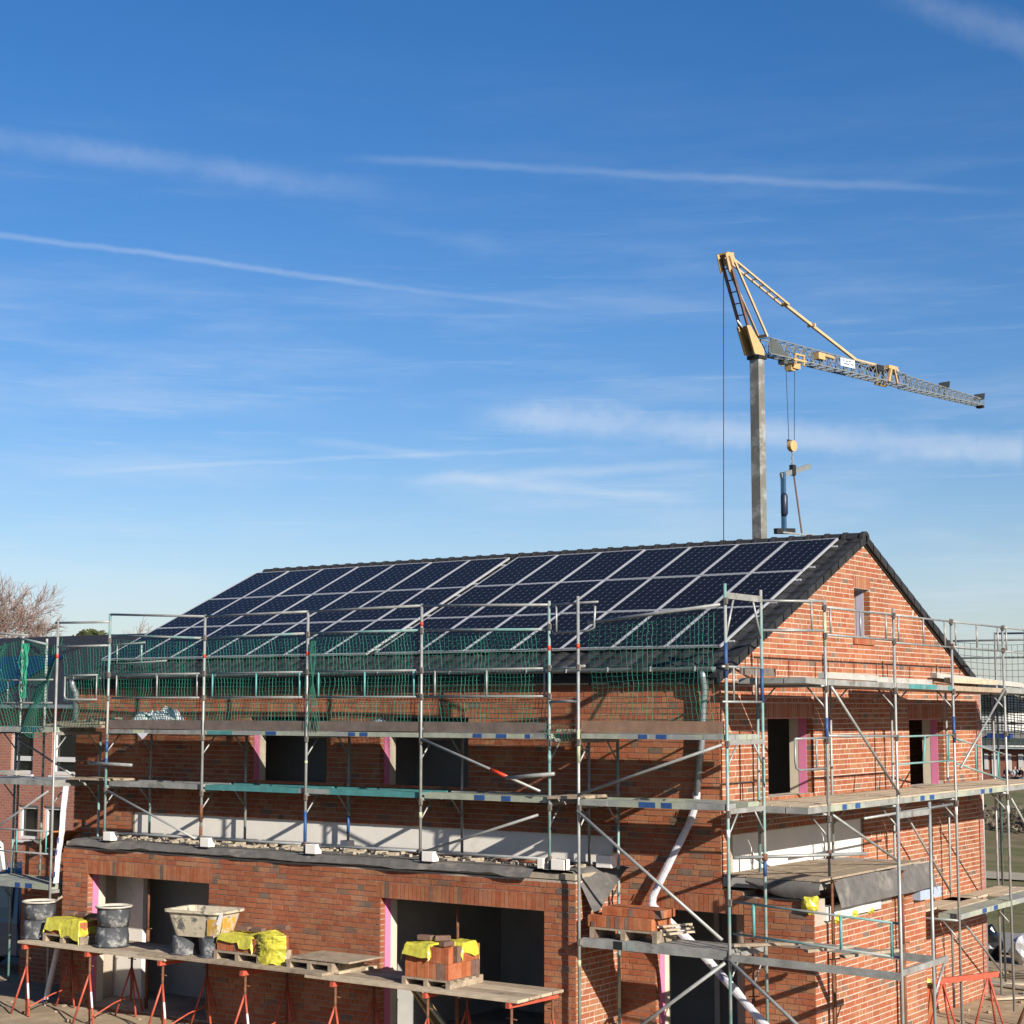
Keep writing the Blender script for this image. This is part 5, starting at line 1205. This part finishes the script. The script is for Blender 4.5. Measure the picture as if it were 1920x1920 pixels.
for s in (-.17,.13): tube_part('hoist_rope', [cp(2.95+s*1.2,23.85,s), cp(2.93+s*.8,19.85,s*.6)], .016, M['dark'], cr, 5)
tube_part('guy_rope', [cp(-2.68,28.2,.0), cp(-3.05,10.0,.0)], .022, M['dark'], cr, 5)
b = MB(); vs = []
for n in (-.12,.12): vs += [cp(2.93+.30*math.cos(R(a)), 19.65+.30*math.sin(R(a)), n) for a in range(0,360,24)]
k = 15; b.add(vs, [tuple(range(k)), tuple(reversed(range(k,2*k)))]+[(i,k+i,k+(i+1)%k,(i+1)%k) for i in range(k)]); hb = b.build('hook_block', M['craneyellow'], cr)
b = MB(); b.obox(cp(2.93,19.75,-.14), CJ*.22, CN*.02, V((0,0,.25))); b.build('cheek', M['dark'], hb)
b = MB()
for j in range(6):
    z = 19.25-j*.15; b.tube([cp(2.92+(.05 if j%2 else 0)*math.cos(a), z+.10*math.sin(a), (0 if j%2 else .05)*math.cos(a)) for a in [R(q) for q in range(0,361,45)]], .022, 5)
b.build('chain', M['galv'], cr)
# load held by the hook: blue lifting fork with a strap and a slab
lf = empty('lifting_fork', tuple(cp(2.3,15.0)), 0, 'blue C shaped lifting fork hanging from the crane hook above the ridge', 'lifting fork')
bar_part('beam', cp(1.90,17.96), cp(4.5,18.72), .13, .26, M['cranegrey'], lf)
bar_part('column', cp(2.10,18.15), cp(2.10,15.0), .20, .24, M['forkblue'], lf)
tube_part('counter_spring', [cp(2.08,17.05,.06), cp(2.08,16.9,.06), cp(2.08,15.95,.06), cp(2.08,15.8,.06)], [.10,.19,.19,.10], M['forkdark'], lf, 10)
bar_part('fork_carrier', cp(1.35,14.97), cp(2.95,15.08), .22, .30, M['dark'], lf)
b = MB(); b.bar(cp(1.7,14.92,.2), cp(5.6,14.95,.2), .10, .09); b.bar(cp(2.7,15.0,-.2), cp(5.9,15.0,-.2), .10, .09); b.build('fork_tine', M['galv'], lf)
b = MB(); b.obox(cp(2.95,18.35), CJ*.14, CN*.12, V((0,0,.28))); b.build('suspension_clamp', M['dark'], lf)
b = MB(); b.bar(cp(3.02,18.2), cp(3.68,14.9), .05, .12); b.build('strap', M['strap'], lf)

# ------------------------------------------------------------------ light, sky, camera
SUN = V((2.44,-1.0,1.12)).normalized(); el = math.asin(SUN.z); az = math.atan2(SUN.x, SUN.y)
sl = bpy.data.lights.new('sun', 'SUN'); sl.energy = 5.0; sl.angle = R(.53); sl.color = (1.0,.93,.82)
so = new_obj('sun', sl); so.rotation_euler = SUN.to_track_quat('Z', 'Y').to_euler(); so.location = (30,-20,40)
wd = bpy.data.worlds.new('World'); scene.world = wd; wd.use_nodes = True; nt = wd.node_tree; N = nt.nodes; L = nt.links
bgn = N['Background']; sk = N.new('ShaderNodeTexSky'); sk.sky_type = 'NISHITA'; sk.sun_disc = False; sk.sun_elevation = el; sk.sun_rotation = az
sk.air_density = 1.0; sk.dust_density = .6; sk.ozone_density = 2.2; sk.altitude = 50
SKY = .054
bgn.inputs['Strength'].default_value = SKY
def mth(op, a, b=None, c=None):
    n = N.new('ShaderNodeMath'); n.operation = op
    for i, x in enumerate((a, b, c)):
        if x is None: continue
        if isinstance(x, (int, float)): n.inputs[i].default_value = x
        else: L.new(x, n.inputs[i])
    return n.outputs[0]
tcw = N.new('ShaderNodeTexCoord'); DIR = tcw.outputs['Generated']
def dotp(vec):
    n = N.new('ShaderNodeVectorMath'); n.operation = 'DOT_PRODUCT'; L.new(DIR, n.inputs[0]); n.inputs[1].default_value = vec; return n.outputs['Value']
def wnoise(scale, detail=4, stretch=None, rough=.6):
    n = N.new('ShaderNodeTexNoise'); n.inputs['Scale'].default_value = scale; n.inputs['Detail'].default_value = detail; n.inputs['Roughness'].default_value = rough
    if stretch:
        mp = N.new('ShaderNodeMapping'); mp.inputs['Scale'].default_value = stretch; L.new(DIR, mp.inputs['Vector']); L.new(mp.outputs[0], n.inputs['Vector'])
    else: L.new(DIR, n.inputs['Vector'])
    return n.outputs['Fac']
def smooth(x, lo, hi):
    n = N.new('ShaderNodeMapRange'); n.interpolation_type = 'SMOOTHSTEP'; n.inputs[1].default_value = lo; n.inputs[2].default_value = hi; L.new(x, n.inputs[0]); return n.outputs[0]
PX = 1/3217.0
nf = wnoise(60, 5); nm_ = wnoise(16, 5); wob = wnoise(9, 3)
def trail(nv, tv, half, width, inten, fade=(.25,.25), rough=.4, wobble=3.0, below=1.0):
    d = dotp(nv); t = dotp(tv)
    d = mth('ADD', d, mth('MULTIPLY', mth('SUBTRACT', wob, .5), wobble*PX*6))
    d = mth('ADD', d, mth('MULTIPLY', mth('SUBTRACT', nf, .5), width*PX*.9))
    core = mth('SUBTRACT', 1.0, smooth(mth('ABSOLUTE', d), .0, width*PX))
    along = mth('MULTIPLY', smooth(t, -half, -half+2*half*fade[0]), mth('SUBTRACT', 1.0, smooth(t, half-2*half*fade[1], half)))
    tex = smooth(nm_, .5-rough, .5+.25)
    return mth('MULTIPLY', mth('MULTIPLY', core, along), mth('MULTIPLY', tex, inten))
T = [((-.2704,.154,-.9503),(.6878,.7216,-.0788),.16,34,.21,(.01,.5),.5),
     ((-.2144,.224,-.9507),(.8596,.5054,-.0747),.205,12,.13,(.12,.25),.6),
     ((-.2368,.1173,-.9645),(.7398,.6652,-.1007),.20,9,.26,(.01,.75),.6),
     ((-.1488,.1005,-.9837),(.8773,.4724,-.0845),.165,42,.46,(.15,.02),.6),
     ((-.0475,.1475,-.9879),(.7595,.6478,.0602),.165,7,.20,(.2,.2),.5),
     ((-.0266,.145,-.9891),(.8417,.5371,.0561),.105,17,.34,(.2,.3),.5),
     ((-.1592,.0461,-.9862),(.8273,.5513,-.1078),.09,18,.32,(.2,.3),.5),
     ((-.503,.1813,-.8451),(.8059,.4517,-.3828),.06,46,.16,(.3,.02),.4),
     ((-.1804,.043,-.9827),(.7551,.6462,-.1104),.05,14,.2,(.3,.3),.5),
     ((-.1562,.0883,-.9838),(.692,.7205,-.0452),.11,36,.14,(.02,.5),.4),
     ((-.281,.1197,-.9522),(.7563,.6385,-.143),.06,20,.08,(.3,.3),.4)]
tot = None
for a in T:
    v = trail(*a[:5], fade=a[5], rough=a[6]); tot = v if tot is None else mth('ADD', tot, v)
zc = dotp((0,0,1))
cir = mth('MULTIPLY', smooth(wnoise(5.5, 7, (1,1,7.5), .62), .42, .78), mth('MULTIPLY', mth('SUBTRACT', 1.0, smooth(zc, .10, .40)), .26))
tot = mth('ADD', tot, cir)
fine = mth('MULTIPLY', smooth(wnoise(9, 9, (1,1,22), .7), .52, .85), mth('MULTIPLY', mth('SUBTRACT', 1.0, smooth(zc, .12, .36)), .30))
tot = mth('ADD', tot, fine)
tot = mth('ADD', tot, mth('MULTIPLY', mth('SUBTRACT', 1.0, smooth(zc, .0, .17)), .22))
tot = mth('MINIMUM', tot, .8)
mx = N.new('ShaderNodeMix'); mx.data_type = 'RGBA'; L.new(tot, mx.inputs[0])
hsv = N.new('ShaderNodeHueSaturation'); hsv.inputs['Saturation'].default_value = 1.36; L.new(sk.outputs[0], hsv.inputs['Color'])
tint = N.new('ShaderNodeMix'); tint.data_type = 'RGBA'; tint.blend_type = 'MULTIPLY'; tint.inputs[0].default_value = 1; tint.inputs[7].default_value = (1.0,.99,1.18,1); L.new(hsv.outputs[0], tint.inputs[6])
L.new(tint.outputs[2], mx.inputs[6]); mx.inputs[7].default_value = (7.0,7.8,9.0,1)
L.new(mx.outputs[2], bgn.inputs['Color'])

cd = bpy.data.cameras.new('camera'); cam = new_obj('camera', cd); scene.camera = cam
yaw, pit = -.6097829964, .1135168
fw = V((math.sin(yaw)*math.cos(pit), math.cos(yaw)*math.cos(pit), math.sin(pit))); rt_ = V((math.cos(yaw), -math.sin(yaw), 0)); upv = rt_.cross(fw)
roll = .000729; r2 = rt_*math.cos(roll)+upv*math.sin(roll); u2 = upv*math.cos(roll)-rt_*math.sin(roll)
mw = Matrix((r2, u2, -fw)).transposed().to_4x4(); mw.translation = V((12.4858,-23.3941,5.7747)); cam.matrix_world = mw
cd.sensor_width = 36; cd.lens = 3217.1589/1920*36; cd.clip_start = .1; cd.clip_end = 4000
scene.view_settings.view_transform = 'Standard'; scene.view_settings.look = 'None'; scene.view_settings.exposure = .92; scene.view_settings.gamma = 1.0
scene.render.resolution_x = 1024; scene.render.resolution_y = 1024
